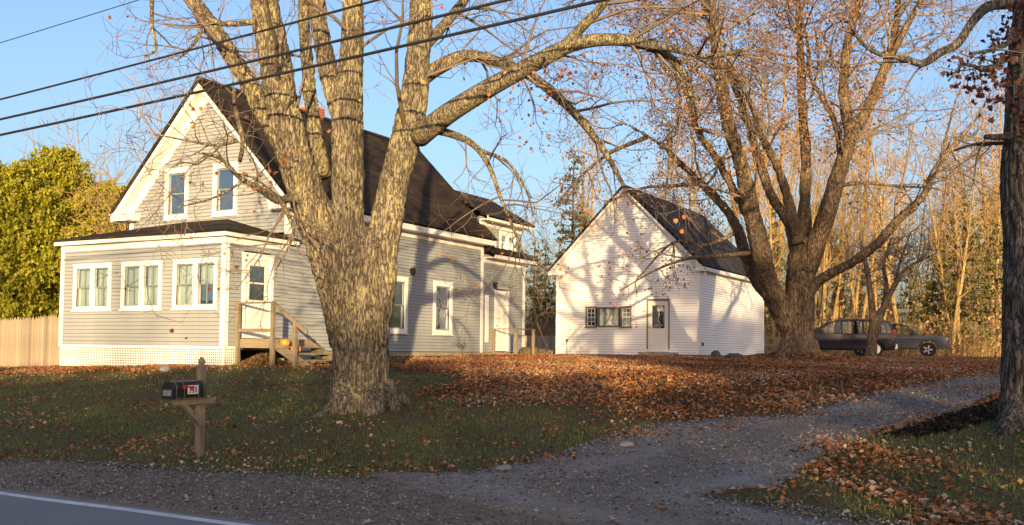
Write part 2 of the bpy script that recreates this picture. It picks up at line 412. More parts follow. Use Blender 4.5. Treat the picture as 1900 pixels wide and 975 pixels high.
tk = N(nt_, 'ShaderNodeMath', operation='MULTIPLY'); nt_.links.new(at_.outputs['Fac'], tk.inputs[0]); nt_.links.new(noise_n(nt_, coords(nt_, (1, .6, 1), True), 1.6, 4), tk.inputs[1])
nt_.links.new(mixc(nt_, tk.outputs[0], src, (.30, .288, .265)), bs.inputs['Base Color'])
# paler worn apron where the drive meets the road
rows = []
for u in np.arange(-4.2, 10, .15):
    wv = 1 / (1 + math.exp(-(u + 2.6)*2.2)) * 1 / (1 + math.exp((u - 7.5)*1.6))
    a, b_ = 6.62 + .02*math.sin(u*5), 6.75 + 1.05*wv + jit(u, 3, .06)*wv
    rows.append([(*RL(u, a + (b_-a)*t), .028 if 0 < t < 1 else -.02) for t in (0, .05, .35, .65, .95, 1)])
sheet('apron', rows, M['apron'])

# ------------------------------------------------------------ buildings
board_cache = {}
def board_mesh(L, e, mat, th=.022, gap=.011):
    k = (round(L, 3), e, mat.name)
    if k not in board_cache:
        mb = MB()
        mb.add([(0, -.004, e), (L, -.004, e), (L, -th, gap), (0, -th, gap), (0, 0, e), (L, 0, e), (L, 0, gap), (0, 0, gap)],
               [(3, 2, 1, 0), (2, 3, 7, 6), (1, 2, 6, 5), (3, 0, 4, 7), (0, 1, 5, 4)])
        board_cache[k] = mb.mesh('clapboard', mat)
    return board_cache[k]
def wall(parent, loc, rz, L, z0, z1, openings, mat, e=.105, prof=None, stop=300):
    """wall part (backing with real openings) carrying one clapboard object per course and stretch"""
    n = int(round((z1-z0)/e)); e = (z1-z0)/n; mb = MB(); spans = []
    for i in range(n):
        za, zb = z0+i*e, z0+(i+1)*e
        lo, hi = (0, L) if not prof else prof((za+zb)/2)
        if hi-lo < .1: continue
        iv = [(lo, hi)]
        for a, b_, oa, ob in openings:
            if zb > oa+.02 and za < ob-.02:
                nv = []
                for p, q in iv:
                    if b_ <= p or a >= q: nv.append((p, q)); continue
                    if a-p > .02: nv.append((p, a))
                    if q-b_ > .02: nv.append((b_, q))
                iv = nv
        for p, q in iv:
            mb.box(p, q, .001, .10, za, zb); spans.append((p, q, za))
    wo = mb.build('wall', M['lap_shade'], parent, loc=loc, rotz=rz)
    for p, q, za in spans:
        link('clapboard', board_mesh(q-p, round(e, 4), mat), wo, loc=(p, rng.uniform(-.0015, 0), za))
    return wo
def ring(mb, x0, x1, z0, z1, wd, y0, y1, bot=None):
    bot = bot or wd
    mb.box(x0, x0+wd, y0, y1, z0, z1); mb.box(x1-wd, x1, y0, y1, z0, z1)
    mb.box(x0+wd, x1-wd, y0, y1, z1-wd, z1); mb.box(x0+wd, x1-wd, y0, y1, z0, z0+bot)
def sash_window(parent, loc, rz, x0, x1, z0, z1, casing=.11, units=1, cols=1, curtain='curtain', low=None, rows_=1, sashm='trim', sw_=.045, cas='trim'):
    mb = MB(); ring(mb, x0, x1, z0, z1, casing, -.045, .0)
    mb.box(x0-.03, x1+.03, -.075, 0, z0-.04, z0-.002); mb.box(x0-.02, x1+.02, -.06, 0, z1+.002, z1+.035)
    wn = mb.build('window', M[cas], parent, loc=loc, rotz=rz)
    ix0, ix1, iz0, iz1 = x0+casing, x1-casing, z0+casing, z1-casing
    mull = .13 if units > 1 else 0; uw = (ix1-ix0-mull*(units-1))/units
    if units > 1:
        mm = MB()
        for k in range(1, units): mm.box(ix0+k*uw+(k-1)*mull, ix0+k*(uw+mull), -.04, .05, iz0, iz1)
        mm.build('mullion', M['trim'], wn)
    for k in range(units):
        a = ix0+k*(uw+mull); b_ = a+uw; zm = (iz0+iz1)/2
        for j, (za, zb, dy) in enumerate(((iz0, zm+.02, .035), (zm-.02, iz1, .008))):
            sm = MB(); ring(sm, a+.002, b_-.002, za, zb, sw_, dy, dy+.025)
            for c in range(1, cols): xm = a+(b_-a)*c/cols; sm.box(xm-.011, xm+.011, dy+.003, dy+.022, za+.045, zb-.045)
            for r_ in range(1, rows_): zr = za+(zb-za)*r_/rows_; sm.box(a+.045, b_-.045, dy+.004, dy+.021, zr-.011, zr+.011)
            sm.build('sash', M[sashm], wn)
            MB().box(a+sw_, b_-sw_, dy+.011, dy+.014, za+sw_, zb-sw_).build('pane', M['glass'], wn)
        cm = MB(); nxs = 14; pts = []
        for i in range(nxs+1): pts.append((a+(b_-a)*i/nxs, .12+.018*math.sin(i*2.1+k)))
        split = low if (low and k == units-1) else None
        zlo = zm if split else iz0
        if curtain:
            for i in range(nxs):
                (xa, ya), (xb, yb) = pts[i], pts[i+1]
                cm.add([(xa, ya, zlo), (xb, yb, zlo), (xb, yb, iz1), (xa, ya, iz1)], [(0, 1, 2, 3)])
            cm.build('curtain', M[curtain], wn)
        if split: MB().box(a+.05, b_-.05, .13, .15, iz0+.12, zm-.03).build('blue_panel', M[split], wn)
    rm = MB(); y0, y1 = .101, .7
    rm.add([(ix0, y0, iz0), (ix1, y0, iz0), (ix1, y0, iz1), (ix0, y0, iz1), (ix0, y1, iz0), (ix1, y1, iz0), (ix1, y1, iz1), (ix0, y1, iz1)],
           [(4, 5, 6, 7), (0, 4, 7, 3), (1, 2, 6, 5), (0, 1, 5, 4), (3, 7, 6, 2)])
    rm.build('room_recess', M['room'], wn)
    return wn
def slab(name, parent, o, xd, yd, lx, ly, th, mat):
    xd = Vector(xd).normalized(); yd = Vector(yd).normalized(); zd = xd.cross(yd)
    ob = MB().box(0, lx, 0, ly, -th, 0).build(name, mat, parent)
    ob.matrix_local = Matrix(((xd.x, yd.x, zd.x, o[0]), (xd.y, yd.y, zd.y, o[1]), (xd.z, yd.z, zd.z, o[2]), (0, 0, 0, 1)))
    return ob
PI2 = math.pi/2
P0 = Vector((-7.53, 25.8, 1.1))
house = link('clapboard_house', None, loc=P0, rotz=YAW, label='grey clapboard farmhouse with steep gable and enclosed front porch', cat='house')
W = 6.6; YM = 2.4; YE = 13.04; YL = 16.4
# --- porch
pw = [(-6.02, -4.42), (-3.96, -2.36), (-1.90, -.27)]
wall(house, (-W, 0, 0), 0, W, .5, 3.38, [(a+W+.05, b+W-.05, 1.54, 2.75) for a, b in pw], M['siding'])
for i, (a, b) in enumerate(pw):
    sash_window(house, (0, 0, 0), 0, a, b, 1.49, 2.80, .10, 2, 2, 'curtain', 'blue' if i == 2 else None, 1, 'sash', .032)
dr = (.72, 1.66)
wall(house, (0, 0, 0), PI2, YM, .5, 3.38, [(dr[0]-.05, dr[1]+.05, .5, 3.0)], M['siding'])
MB().box(-W-.012, -W+.012, 0, YM, .5, 3.38).build('wall', M['siding'], house)
def lattice(x0, x1, z0, z1):
    mb = MB(); p = .068
    for i in range(int((x1-x0)/p)+1): mb.box(x0+i*p, x0+i*p+.026, -.008, 0, z0, z1)
    for j in range(int((z1-z0)/p)+1): mb.box(x0, x1, -.014, -.0085, z0+j*p, z0+j*p+.026)
    return mb
lattice(-W, 0, -.12, .49).build('lattice', M['trim'], house, loc=(0, .02, 0), kind='stuff')
lattice(0, .62, -.12, .49).build('lattice', M['trim'], house, loc=(-.02, 0, 0), rotz=PI2, kind='stuff')
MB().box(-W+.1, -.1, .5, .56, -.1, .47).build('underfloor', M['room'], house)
tm = MB()
for a in (-W-.02, -.12): tm.box(a, a+.14, -.03, -.001, .44, 3.385)
tm.box(.001, .03, -.028, .12, .44, 3.385)
tm.box(-W+.12, -.12, -.028, -.002, .42, .50); tm.box(.002, .026, .12, .66, .42, .5)
tm.build('corner_board', M['trim'], house)
oh = .17; ze = 3.55
fm = MB()
fm.box(-W-oh, oh, -oh, -oh+.03, 3.39, ze); fm.box(oh-.03, oh, -oh+.03, YM+.25, 3.39, ze); fm.box(-W-oh, -W-oh+.03, -oh+.03, YM, 3.39, ze)
fm.box(-W-oh+.03, oh-.03, -oh+.03, 0, 3.395, 3.42); fm.box(0, oh-.03, 0, YM+.22, 3.395, 3.42); fm.box(-W-oh+.03, -W, 0, YM, 3.395, 3.42)
fm.box(-W, 0, -.028, -.001, 3.22, 3.385); fm.box(.001, .028, -.0, YM, 3.22, 3.385)
fm.build('fascia', M['trim'], house)
pr = MB(); rn = YM+oh+.04; zt = 4.26; q = oh+.05
A = (-W-q, -q, ze); B = (q, -q, ze); C = (q, YM+.30, ze); D = (-W-q, YM, ze); E = (-W-q+rn, YM, zt); Fq = (q-rn, YM, zt)
low = [(p[0], p[1], p[2]-.05) for p in (A, B, C, D)]
pr.add([A, B, C, D, E, Fq] + low, [(0, 1, 5, 4), (1, 2, 5), (3, 0, 4), (0, 6, 7, 1), (1, 7, 8, 2), (3, 9, 6, 0), (6, 9, 8, 7)])
pr.build('porch_roof', M['shingle'], house)
# porch door
def panel_door(parent, loc, rz, x0, x1, z0, z1, glass=(.45, .92), case=.12, panes=2, solid=False, cm='trim'):
    mb = MB(); mb.box(x0-case, x0, -.04, 0, z0, z1+case); mb.box(x1, x1+case, -.04, 0, z0, z1+case); mb.box(x0, x1, -.04, 0, z1, z1+case)
    mb.box(x0-case-.02, x1+case+.02, -.06, 0, z1+case+.001, z1+case+.04)
    fr = mb.build('door_casing', M[cm], parent, loc=loc, rotz=rz)
    h = z1-z0; gz0, gz1_ = z0+h*glass[0], z0+h*glass[1]; gx0, gx1 = x0+.17, x1-.17
    d = MB()
    if solid:
        d.box(x0+.002, x1-.002, 0, .04, z0, z1-.002)
        for a, b_ in ((.08, .42), (.5, .93)):
            for c in (0, 1):
                xa = x0+.1+c*((x1-x0)/2-.05); d.box(xa, xa+(x1-x0)/2-.15, -.012, -.001, z0+h*a, z0+h*b_)
    else:
        ring(d, x0+.002, x1-.002, gz0, z1-.002, .17, 0, .04, .03)
        d.box(x0+.002, x1-.002, 0, .04, z0, gz0-.001); d.box(x0+.16, x1-.16, -.008, -.001, z0+.15, gz0-.1)
        for k in range(1, panes): zz = gz0+(gz1_-gz0)*k/panes; d.box(gx0, gx1, .004, .036, zz-.02, zz+.02)
    do = d.build('door', M['door'], parent, loc=loc, rotz=rz)
    if not solid:
        MB().box(gx0, gx1, .015, .02, gz0+.03, z1-.172).build('pane', M['glass'], do)
        MB().box(x0, x1, .3, .32, z0, z1).build('room_recess', M['room'], do)
    MB().lathe([(.012, 0), (.012, .03), (.03, .035), (.03, .06), (.01, .07)], 10, (x0+.07, -.075, z0+h*.45), 'y').build('door_handle', M['brass'], do, True)
    return do
panel_door(house, (0, 0, 0), PI2, dr[0], dr[1], .72, 2.86, (.47, .93))
# --- main house walls
zE = 4.7; rise = 3.8; half = 3.7; HR = zE+rise
def gprof(zv):
    zc = zv - 4.55
    d = max(0, zc)*half/rise
    return (max(0, d), min(W, W-d))
gw = [(-5.05, -4.05), (-3.0, -2.02)]
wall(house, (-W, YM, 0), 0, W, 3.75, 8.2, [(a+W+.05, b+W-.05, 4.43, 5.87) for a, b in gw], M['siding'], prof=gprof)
for a, b in gw: sash_window(house, (0, YM, 0), 0, a, b, 4.38, 5.92, .13, 1, 1, None, None, 1, 'sash')
sw = [(4.55, 5.80), (7.36, 8.56)]
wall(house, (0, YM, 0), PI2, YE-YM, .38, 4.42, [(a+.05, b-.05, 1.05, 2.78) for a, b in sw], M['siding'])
for a, b in sw: sash_window(house, (0, YM, 0), PI2, a, b, 1.0, 2.83, .14, 1, 1, None, None, 1, 'sash')
MB().box(.25, .6, .25, .28, 1.3, 2.5).build('curtain', M['curtain'], house, loc=(0, YM+7.5, 0), rotz=PI2)
MB().box(-W-.012, -W+.012, YM, YE, .38, 4.6).build('wall', M['siding'], house)
gb = MB(); gb.prism([(-W, .38), (0, .38), (0, 4.55), (-3.3, 7.9), (-W, 4.55)], 'y', YE-.1, YE-.02); gb.build('wall', M['siding'], house)
MB().box(-W+.05, -.06, YM+.15, YL-.1, -.15, .375).box(-.05, -.005, YM+.02, YL-.02, -.2, .36).build('foundation', M['concrete'], house)
# trim of the main house
tb = MB()
tb.box(-W-.02, -W+.15, YM-.03, YM-.001, 3.8, 4.6); tb.box(-.15, .02, YM-.03, YM-.001, 3.7, 4.6)
tb.box(.001, .028, YM-.03, YM+.12, 3.7, 4.42); tb.box(.001, .028, YE-.09, YE+.08, .36, 4.42); tb.box(.001, .028, YL-.15, YL+.02, .36, 4.1)
tb.build('corner_board', M['trim'], house)
fb = MB()
fb.box(.37, .40, YM-.36, YE+.3, zE-.30, zE-.04); fb.box(.001, .369, YM-.33, YE+.27, zE-.30, zE-.27); fb.box(.001, .03, YM, YE, zE-.48, zE-.301)
fb.box(-W-.40, -W-.37, YM-.36, YE+.3, zE-.30, zE-.04); fb.box(-W-.369, -W-.001, YM-.33, YE, zE-.30, zE-.27)
# boxed cornice returns at the gable foot
for x0, x1 in ((-W-.46, -W+.42), (-.42, .46)):
    fb.box(x0, x1, YM-.40, YM-.002, zE-.31, zE-.12); fb.box(x0-.03, x1+.03, YM-.44, YM-.002, zE-.119, zE-.06)
fb.build('fascia', M['trim'], house)
def slope_bar(mb, sgn, y0, y1, off0, off1, ext=.02, ztop=None):
    # board following the rake, off0..off1 measured straight down from the roof plane
    xt, xe = -3.3, -3.3+sgn*(half+ext)
    zt_, ze_ = HR, HR-rise*(half+ext)/half
    poly = [(xt, zt_-off0), (xe, ze_-off0), (xe, ze_-off1), (xt, zt_-off1)]
    if sgn > 0: poly = poly[::-1]
    mb.prism(poly, 'y', y0, y1)
for y0, y1, yf0, yf1 in ((YM-.40, YM-.36, YM-.045, YM-.002), (YE+.30, YE+.34, None, None)):
    rk = MB()
    for sg in (-1, 1):
        slope_bar(rk, sg, y0, y1, .06, .33)
        if yf0: slope_bar(rk, sg, yf0, yf1, .22, .62, -.35); slope_bar(rk, sg, YM-.359, YM-.046, .28, .32, -.02)
        else: slope_bar(rk, sg, YE, YE+.299, .28, .32, -.02)
    rk.build('rake_board', M['trim'], house)
sl_ = math.hypot(half+.06, rise*(half+.06)/half)
yl = YE+.38-(YM-.46)
slab('roof', house, (.46, YM-.46, zE-.06), (0, 1, 0), (-half, 0, rise), yl, sl_, .09, M['shingle'])
slab('roof', house, (-W-.46, YE+.38, zE-.06), (0, -1, 0), (half, 0, rise), yl, sl_, .09, M['shingle'])
MB().prism([(-3.45, HR-.09), (-3.15, HR-.09), (-3.3, HR+.05)], 'y', YM-.47, YE+.39).build('ridge_cap', M['shingle'], house)
ch = MB().box(-3.75, -3.2, 7.0, 7.6, HR-1, HR+.34); ch = ch.build('chimney', M['concrete'], house)
bm_ = (MB().box(0, .28, 0, .10, 0, .072).mesh('brick', M['brick']), MB().box(0, .10, 0, .215, 0, .072).mesh('brick', M['brick']))
for r_ in range(5):                                # brick courses round the flue
    z = HR-.15+r_*.085
    for i in range(2):
        for yy in (6.97, 7.53): link('brick', bm_[0], ch, loc=(-3.77+i*.29, yy, z))
        for xx in (-3.78, -3.28): link('brick', bm_[1], ch, loc=(xx, 7.075+i*.225, z))
# --- rear ell
wall(house, (0, YE+.08, 0), PI2, YL-YE-.08, .38, 4.1, [(.98-.05, 1.86+.05, .38, 2.75)], M['siding'])
panel_door(house, (0, YE+.08, 0), PI2, .98, 1.86, .42, 2.62, solid=True, case=.11)
MB().box(.18, .40, -.04, -.002, .75, 2.55).build('side_panel', M['trim'], house, loc=(0, YE+.08, 0), rotz=PI2)
wall(house, (-.16, YE+.05, 0), PI2, YL-YE-.05, 4.2, 5.55, [(1.55, 2.75, 4.34, 5.06)], M['siding'])
sash_window(house, (-.16, YE+.05, 0), PI2, 1.50, 2.80, 4.29, 5.11, .10, 2, 1, 'curtain')
MB().prism([(-3.9, .38), (0, .38), (0, 4.15), (-.16, 4.2), (-.16, 5.5), (-2.0, 6.5), (-3.9, 5.5)], 'y', YL-.02, YL).build('wall', M['siding'], house)
ef = MB(); ef.box(.37, .40, YE+.32, YL+.33, 3.95, 4.13); ef.box(.001, .369, YE+.1, YL+.3, 3.95, 3.98); ef.box(.001, .03, YE+.1, YL, 3.78, 3.949)
ef.box(.20, .23, YE+.02, YL+.36, 5.38, 5.55); ef.box(-.159, .199, YE+.02, YL+.3, 5.40, 5.43); ef.box(-.159, -.13, YE+.05, YL, 5.2, 5.399)
ef.build('fascia', M['trim'], house)
slab('pent_roof', house, (.46, YE+.1, 4.13), (0, 1, 0), (-.62, 0, .34), YL+.36-YE-.1, .70, .05, M['shingle'])
for sg in (1, -1):
    if sg > 0: slab('ell_roof', house, (.28, YE+.05, 5.55), (0, 1, 0), (-2.2, 0, 1.25), YL+.42-YE-.05, 2.56, .08, M['shingle'])
    else: slab('ell_roof', house, (-4.22, YL+.42, 5.55), (0, -1, 0), (2.2, 0, 1.25), YL+.42-YE-.05, 2.56, .08, M['shingle'])
er = MB()
for a, b in (((.26, 5.53), (-1.95, 6.79)), ((-4.2, 5.53), (-1.96, 6.79))): er.bar((a[0], YL+.38, a[1]-.10), (b[0], YL+.38, b[1]-.10), .03, .16, (0, 0, 1))
er.build('rake_board', M['trim'], house)
def lantern(y, z):
    lt = MB().box(0, .03, y-.05, y+.05, z-.08, z+.08).box(.03, .08, y-.015, y+.015, z+.03, z+.06).box(.05, .17, y-.06, y+.06, z-.14, z+.03)
    lt.prism([(y-.08, z+.031), (y+.08, z+.031), (y, z+.10)], 'x', .04, .18)
    lt.build('wall_lamp', M['black'], house)
lantern(YM+5.98, 3.1); lantern(YE+.85, 2.98)
for k in (0, 1):
    MB().lathe([(.05, 0), (.05, .06), (.075, .061), (.075, .09), (.03, .1)], 10, (.02, YM+8.95+k*.32, .62), 'x').build('wall_vent', M['brass'], house, True)
# --- wooden landing and steps at the porch door
def L2W(p): return P0 + Matrix.Rotation(YAW, 3, 'Z') @ Vector(p)
dk = link('wooden_steps', None, loc=P0, rotz=YAW, label='weathered wooden landing with railing and open steps at porch door', cat='steps')
zd = .70; y0, y1 = .50, 1.95; xd = 1.36
for k in range(10):
    MB().box(.03, xd+.03, y0+k*.147, y0+k*.147+.138, zd-.035, zd).build('deck_board', M['deckwood'], dk)
MB().box(.03, xd, y0-.045, y0-.002, zd-.24, zd-.001).build('rim_joist', M['deckwood'], dk)
MB().box(xd+.001, xd+.04, y0, y1, zd-.24, zd-.036).build('rim_joist', M['deckwood'], dk)
def post(x, y, za, zb, t=.095): MB().box(x-t/2, x+t/2, y-t/2, y+t/2, za, zb).build('post', M['wood'], dk)
post(.10, y0-.095, -.15, 1.62); post(xd-.04, y0-.095, -.15, 1.62); post(xd+.78, y0-.16, -.18, 1.18); post(xd-.04, y1+.06, -.15, zd-.04); post(xd+.03, y0-.145+.0, -.16, zd-.26, .08)
MB().bar((.02, y0-.095, 1.645), (xd+.03, y0-.095, 1.645), .11, .045).build('handrail', M['wood'], dk)
MB().bar((xd-.02, y0-.16, 1.64), (xd+1.18, y0-.16, .86), .045, .10).build('handrail', M['wood'], dk)
MB().bar((.15, y0-.095, .92), (xd-.1, y0-.095, .92), .04, .09).build('lower_rail', M['wood'], dk)
for yy in (y0+.02, y1-.02): MB().bar((xd, yy, zd-.18), (xd+1.25, yy, -.12), .045, .22).build('stringer', M['wood'], dk)
for k in range(4):
    z = zd-.17*(k+1)-.02
    MB().box(xd+.04+k*.30, xd+.36+k*.30, y0-.06, y1+.02, z-.04, z).build('stair_tread', M['deckwood'], dk)
def pumpkin(p, r, label):
    mb = MB(); n = 24; prof = [(.05, .06), (.45, -.02), (.85, .12), (1.0, .45), (.88, .78), (.5, .95), (.12, .86)]
    for rr, h in prof:
        for k in range(n):
            a = 2*math.pi*k/n; q_ = rr*(1-.10*(k % 3 == 0))
            mb.v.append((r*q_*math.cos(a), r*q_*math.sin(a), r*h*1.5))
    mb.n = len(mb.v); mb.f = [(i*n+k, i*n+(k+1) % n, (i+1)*n+(k+1) % n, (i+1)*n+k) for i in range(6) for k in range(n)] + [tuple(range(6*n, 7*n)), tuple(range(n-1, -1, -1))]
    o = link('pumpkin', None, loc=p, label=label, cat='pumpkin')
    mb.build('fruit', M['pumpkin'], o, True)
    MB().tube([(0, 0, r*1.25), (.01, 0, r*1.5), (.03, .01, r*1.7)], [.025, .018, .016], 6).build('stem', M['stem'], o)
pumpkin(L2W((xd+.20, y0+.12, zd-.185)), .13, 'small orange pumpkin on the top step of the porch stairs')
pumpkin(L2W((xd+.50, y0+.20, zd-.355)), .14, 'larger orange pumpkin on the second step of the porch stairs')
# --- small landing at the ell door
ld = link('door_landing', None, loc=P0, rotz=YAW, label='small wooden landing with railing at the white rear door', cat='landing')
ya, yb = YE+.85, YE+2.15
for k in range(6): MB().box(.04+k*.16, .19+k*.16, ya, yb, .30, .335).build('deck_board', M['deckwood'], ld)
MB().box(1.001, 1.04, ya, yb, .08, .33).build('rim_joist', M['deckwood'], ld)
MB().box(.04, 1.0, ya-.04, ya-.001, .08, .33).build('rim_joist', M['deckwood'], ld)
for x, y in ((.12, ya-.09), (1.09, ya-.09), (1.09, yb)): MB().box(x-.045, x+.045, y-.045, y+.045, -.1, 1.25).build('post', M['wood'], ld)
MB().bar((.05, ya-.09, 1.27), (1.15, ya-.09, 1.27), .09, .04).build('handrail', M['wood'], ld)
MB().bar((1.09, ya-.1, 1.271), (1.09, yb+.08, 1.271), .09, .04).build('handrail', M['wood'], ld)
for k in range(3):
    yy = yb+.35+k*.42; p = L2W((.75+.1*k, yy, 0)); r_ = .17-.02*k
    mb = MB(); a = Vector((-.35, 0, r_)); mb.tube([a, a+Vector((.35, 0, .01)), a+Vector((.7, .02, 0))], [r_, r_*.97, r_*.95], 10)
    mb.build('log', M['bark2'], loc=(p.x, p.y, gz1(p.x, p.y)-.02), rotz=YAW+.2*k, label=['thick cut log nearest the small rear landing', 'middle cut log lying beyond the rear landing', 'thinnest cut log farthest from the rear landing'][k], cat='log', group='cut logs by the landing')

# ------------------------------------------------------------ white garage
GP = Vector((7.6, 40.0, 1.40)); gar = link('white_garage', None, loc=GP, rotz=YAW, label='white sided gable garage with grey roof behind the leafy yard', cat='garage')
GW = 6.47; GL = 9.8; gE = 3.72; gr = 3.5; gh = GW/2+.28; gH = gE+gr
def g2prof(zv):
    d = max(0, zv-3.7)*gh/gr; return (d, GW-d)
wo = [(-5.06, -4.58), (-4.42, -3.50), (-3.42, -2.96)]
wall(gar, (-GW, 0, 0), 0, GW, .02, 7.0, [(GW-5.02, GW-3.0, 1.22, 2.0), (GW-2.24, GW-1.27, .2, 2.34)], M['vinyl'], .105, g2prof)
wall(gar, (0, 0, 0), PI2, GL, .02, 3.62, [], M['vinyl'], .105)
MB().box(-GW-.01, -GW+.01, 0, GL, 0, 3.62).build('wall', M['vinyl'], gar)
MB().prism([(-GW, 0), (0, 0), (0, 3.6), (-GW/2, 6.9), (-GW, 3.6)], 'y', GL-.02, GL).build('wall', M['vinyl'], gar)
ct = MB(); ct.box(-.08, .02, -.024, -.001, 0, 3.6); ct.box(.001, .024, -.024, .09, 0, 3.6); ct.box(-GW-.02, -GW+.08, -.024, -.001, 0, 3.6); ct.box(.001, .024, GL-.09, GL+.02, 0, 3.6)
ct.build('corner_board', M['vinyl'], gar)
sash_window(gar, (0, 0, 0), 0, -5.06, -4.56, 1.18, 2.04, .05, 1, 2, None, rows_=2, sashm='trim', sw_=.03, cas='greytrim')
sash_window(gar, (0, 0, 0), 0, -3.44, -2.94, 1.18, 2.04, .05, 1, 2, None, rows_=2, sashm='trim', sw_=.03, cas='greytrim')
mb = MB(); ring(mb, -4.50, -3.50, 1.18, 2.04, .05, -.04, 0); pwn = mb.build('window', M['greytrim'], gar)
MB().box(-4.43, -3.57, .01, .014, 1.25, 1.97).build('pane', M['glass'], pwn)
mb = MB()
for a, b in ((-4.43, -4.28), (-3.70, -3.57)):
    for i in range(6):
        xa = a+(b-a)*i/6; xb = a+(b-a)*(i+1)/6; ya_, yb_ = .06+.015*(i % 2), .06+.015*((i+1) % 2)
        mb.add([(xa, ya_, 1.25), (xb, yb_, 1.25), (xb, yb_, 1.97), (xa, ya_, 1.97)], [(0, 1, 2, 3)])
mb.build('curtain', M['curtain'], pwn); MB().box(-4.5, -3.5, .3, .31, 1.2, 2.0).build('room_recess', M['room'], pwn)
MB().box(-2.26, -1.25, -.05, .1, .16, .259).build('door_sill', M['trim'], gar)
panel_door(gar, (0, 0, 0), 0, -2.20, -1.31, .26, 2.26, (.42, .95), .06, 1, cm='greytrim')
MB().box(.001, .06, .30, .44, .42, .56).build('outlet_box', M['black'], gar)
MB().box(-5.98, -5.90, -.06, -.002, .55, .66).box(-5.95, -5.93, -.04, -.02, -.05, .55).build('meter_pipe', M['greyplate'], gar)
sg_ = math.hypot(gh+.05, gr*(gh+.05)/gh)
slab('roof', gar, (.33, -.32, gE-.05), (0, 1, 0), (-gh, 0, gr), GL+.6, sg_, .09, M['shingle2'])
slab('roof', gar, (-GW-.33, GL+.28, gE-.05), (0, -1, 0), (gh, 0, gr), GL+.6, sg_, .09, M['shingle2'])
gt = MB(); gt.box(.25, .28, -.26, GL+.2, gE-.24, gE-.07); gt.box(.001, .249, -.24, GL+.2, gE-.22, gE-.19); gt.box(-GW-.28, -GW-.25, -.26, GL+.2, gE-.24, gE-.07)
gt.box(-GW-.30, -GW+.12, -.265, -.002, gE-.27, gE-.12); gt.box(-.12, .30, -.265, -.002, gE-.27, gE-.12)
gt.build('fascia', M['trim'], gar)
rk = MB()
for sgn in (-1, 1):
    xt, xe = -GW/2, -GW/2+sgn*gh
    for y_0, y_1, o0, o1 in ((-.28, -.25, .05, .27), (-.249, -.03, .22, .25), (-.035, -.002, .2, .42)):
        poly = [(xt, gH-o0), (xe, gE-o0), (xe, gE-o1), (xt, gH-o1)]
        rk.prism(poly[::-1] if sgn > 0 else poly, 'y', y_0, y_1)
rk.build('rake_board', M['trim'], gar)
def rock(name, p, size, label, cat, seed, mat='stone', flat=.6, sink=.15):
    mb = MB(); n, m = 12, 7; r_ = random.Random(seed)
    for i in range(m):
        th = math.pi*i/(m-1)
        for k in range(n):
            a = 2*math.pi*k/n; d = Vector((math.sin(th)*math.cos(a), math.sin(th)*math.sin(a), math.cos(th)))
            s_ = 1+.25*noise.noise(d*1.6+Vector((seed, 0, 0)))+.1*noise.noise(d*4+Vector((seed, 3, 0)))
            mb.v.append((d.x*size[0]*s_, d.y*size[1]*s_, d.z*size[2]*s_))
    mb.n = len(mb.v); mb.f = [(i*n+k, (i+1)*n+k, (i+1)*n+(k+1) % n, i*n+(k+1) % n) for i in range(m-1) for k in range(n)]
    z = gz1(p[0], p[1])
    return mb.build(name, M[mat], None, True, loc=(p[0], p[1], z+size[2]*(1-2*sink)*.5), rotz=r_.random()*3, label=label, cat=cat)
gd = GP + Matrix.Rotation(YAW, 3, 'Z') @ Vector((-1.6, -.42, 0))
st = MB().box(-.75, .75, -.36, .36, -.25, .14); st.v = [(x*(1+.08*noise.noise((x*9, y*3, z))), y*(1+.2*noise.noise((x, y*7, z*2))), z) for x, y, z in st.v]
st.build('stone_step', M['stone'], loc=(gd.x, gd.y, gz1(gd.x, gd.y)), rotz=YAW+.03, label='flat stone doorstep below the white garage door', cat='step')
rock('field_rock', G(1328, 664), (.22, .18, .2), 'small pointed dark rock near the garage corner', 'rock', 3, 'darkrock')
rock('field_rock', G(1362, 666), (.38, .22, .13), 'low flat dark rock along the garage side wall', 'rock', 5, 'darkrock')
rock('field_rock', (L2W((.7, -.4, 0)).x - 1.6, L2W((.7, -.4, 0)).y - .2), (.19, .14, .11), 'rounded pale rock in the leaves below the porch lattice', 'rock', 9)
rock('field_rock', G(935, 873), (.12, .09, .04), 'flat pale stone at the grass edge of the drive', 'rock', 11, sink=.0)
rock('field_rock', G(1163, 830), (.11, .08, .05), 'pale stone lying in the drive gravel', 'rock', 14, sink=.0)
# ------------------------------------------------------------ fences
fl = L2W((-W-.05, 1.2, 0)); fa = YAW + math.pi - .02
fdir = Vector((math.cos(fa), math.sin(fa), 0))
fen = link('stockade_fence', None, loc=(fl.x, fl.y, 0), rotz=fa, label='tall weathered wooden stockade fence left of the porch', cat='fence')
pk = [MB().prism([(0, 0), (.122, 0), (.122, 1.55), (.061, 1.66), (0, 1.55)], 'y', -.009, .009).mesh('picket', M['fence']) for _ in range(1)]
x = .05
for k in range(46):
    p = fl + fdir*x; g = gz1(p.x, p.y)
    o = link('picket', pk[0], fen, loc=(x, rng.uniform(-.006, .006), g-.05+rng.uniform(-.02, .02)))
    o.rotation_euler = (0, rng.uniform(-.012, .012), 0); x += .134+rng.uniform(-.006, .006)
for h in (.35, 1.2):
    g0, g1 = gz1(fl.x, fl.y), gz1(*(fl+fdir*6.2).xy)
    MB().bar((.0, -.04, g0+h), (6.2, -.04, g1+h), .04, .09).build('rail', M['fence'], fen)
bf = link('back_fence', None, loc=(0, 0, 0), label='low pale board fence in the gap between house and garage', cat='fence')
bpk = MB().box(0, .19, -.01, .01, 0, 1.0).mesh('picket', M['fence'])
A_, B_ = at(965, 650, 56), at(1045, 650, 56)
for k in range(12):
    p = A_.lerp(B_, k/12); link('picket', bpk, bf, loc=(p.x, p.y, gz1(p.x, p.y)-.05))
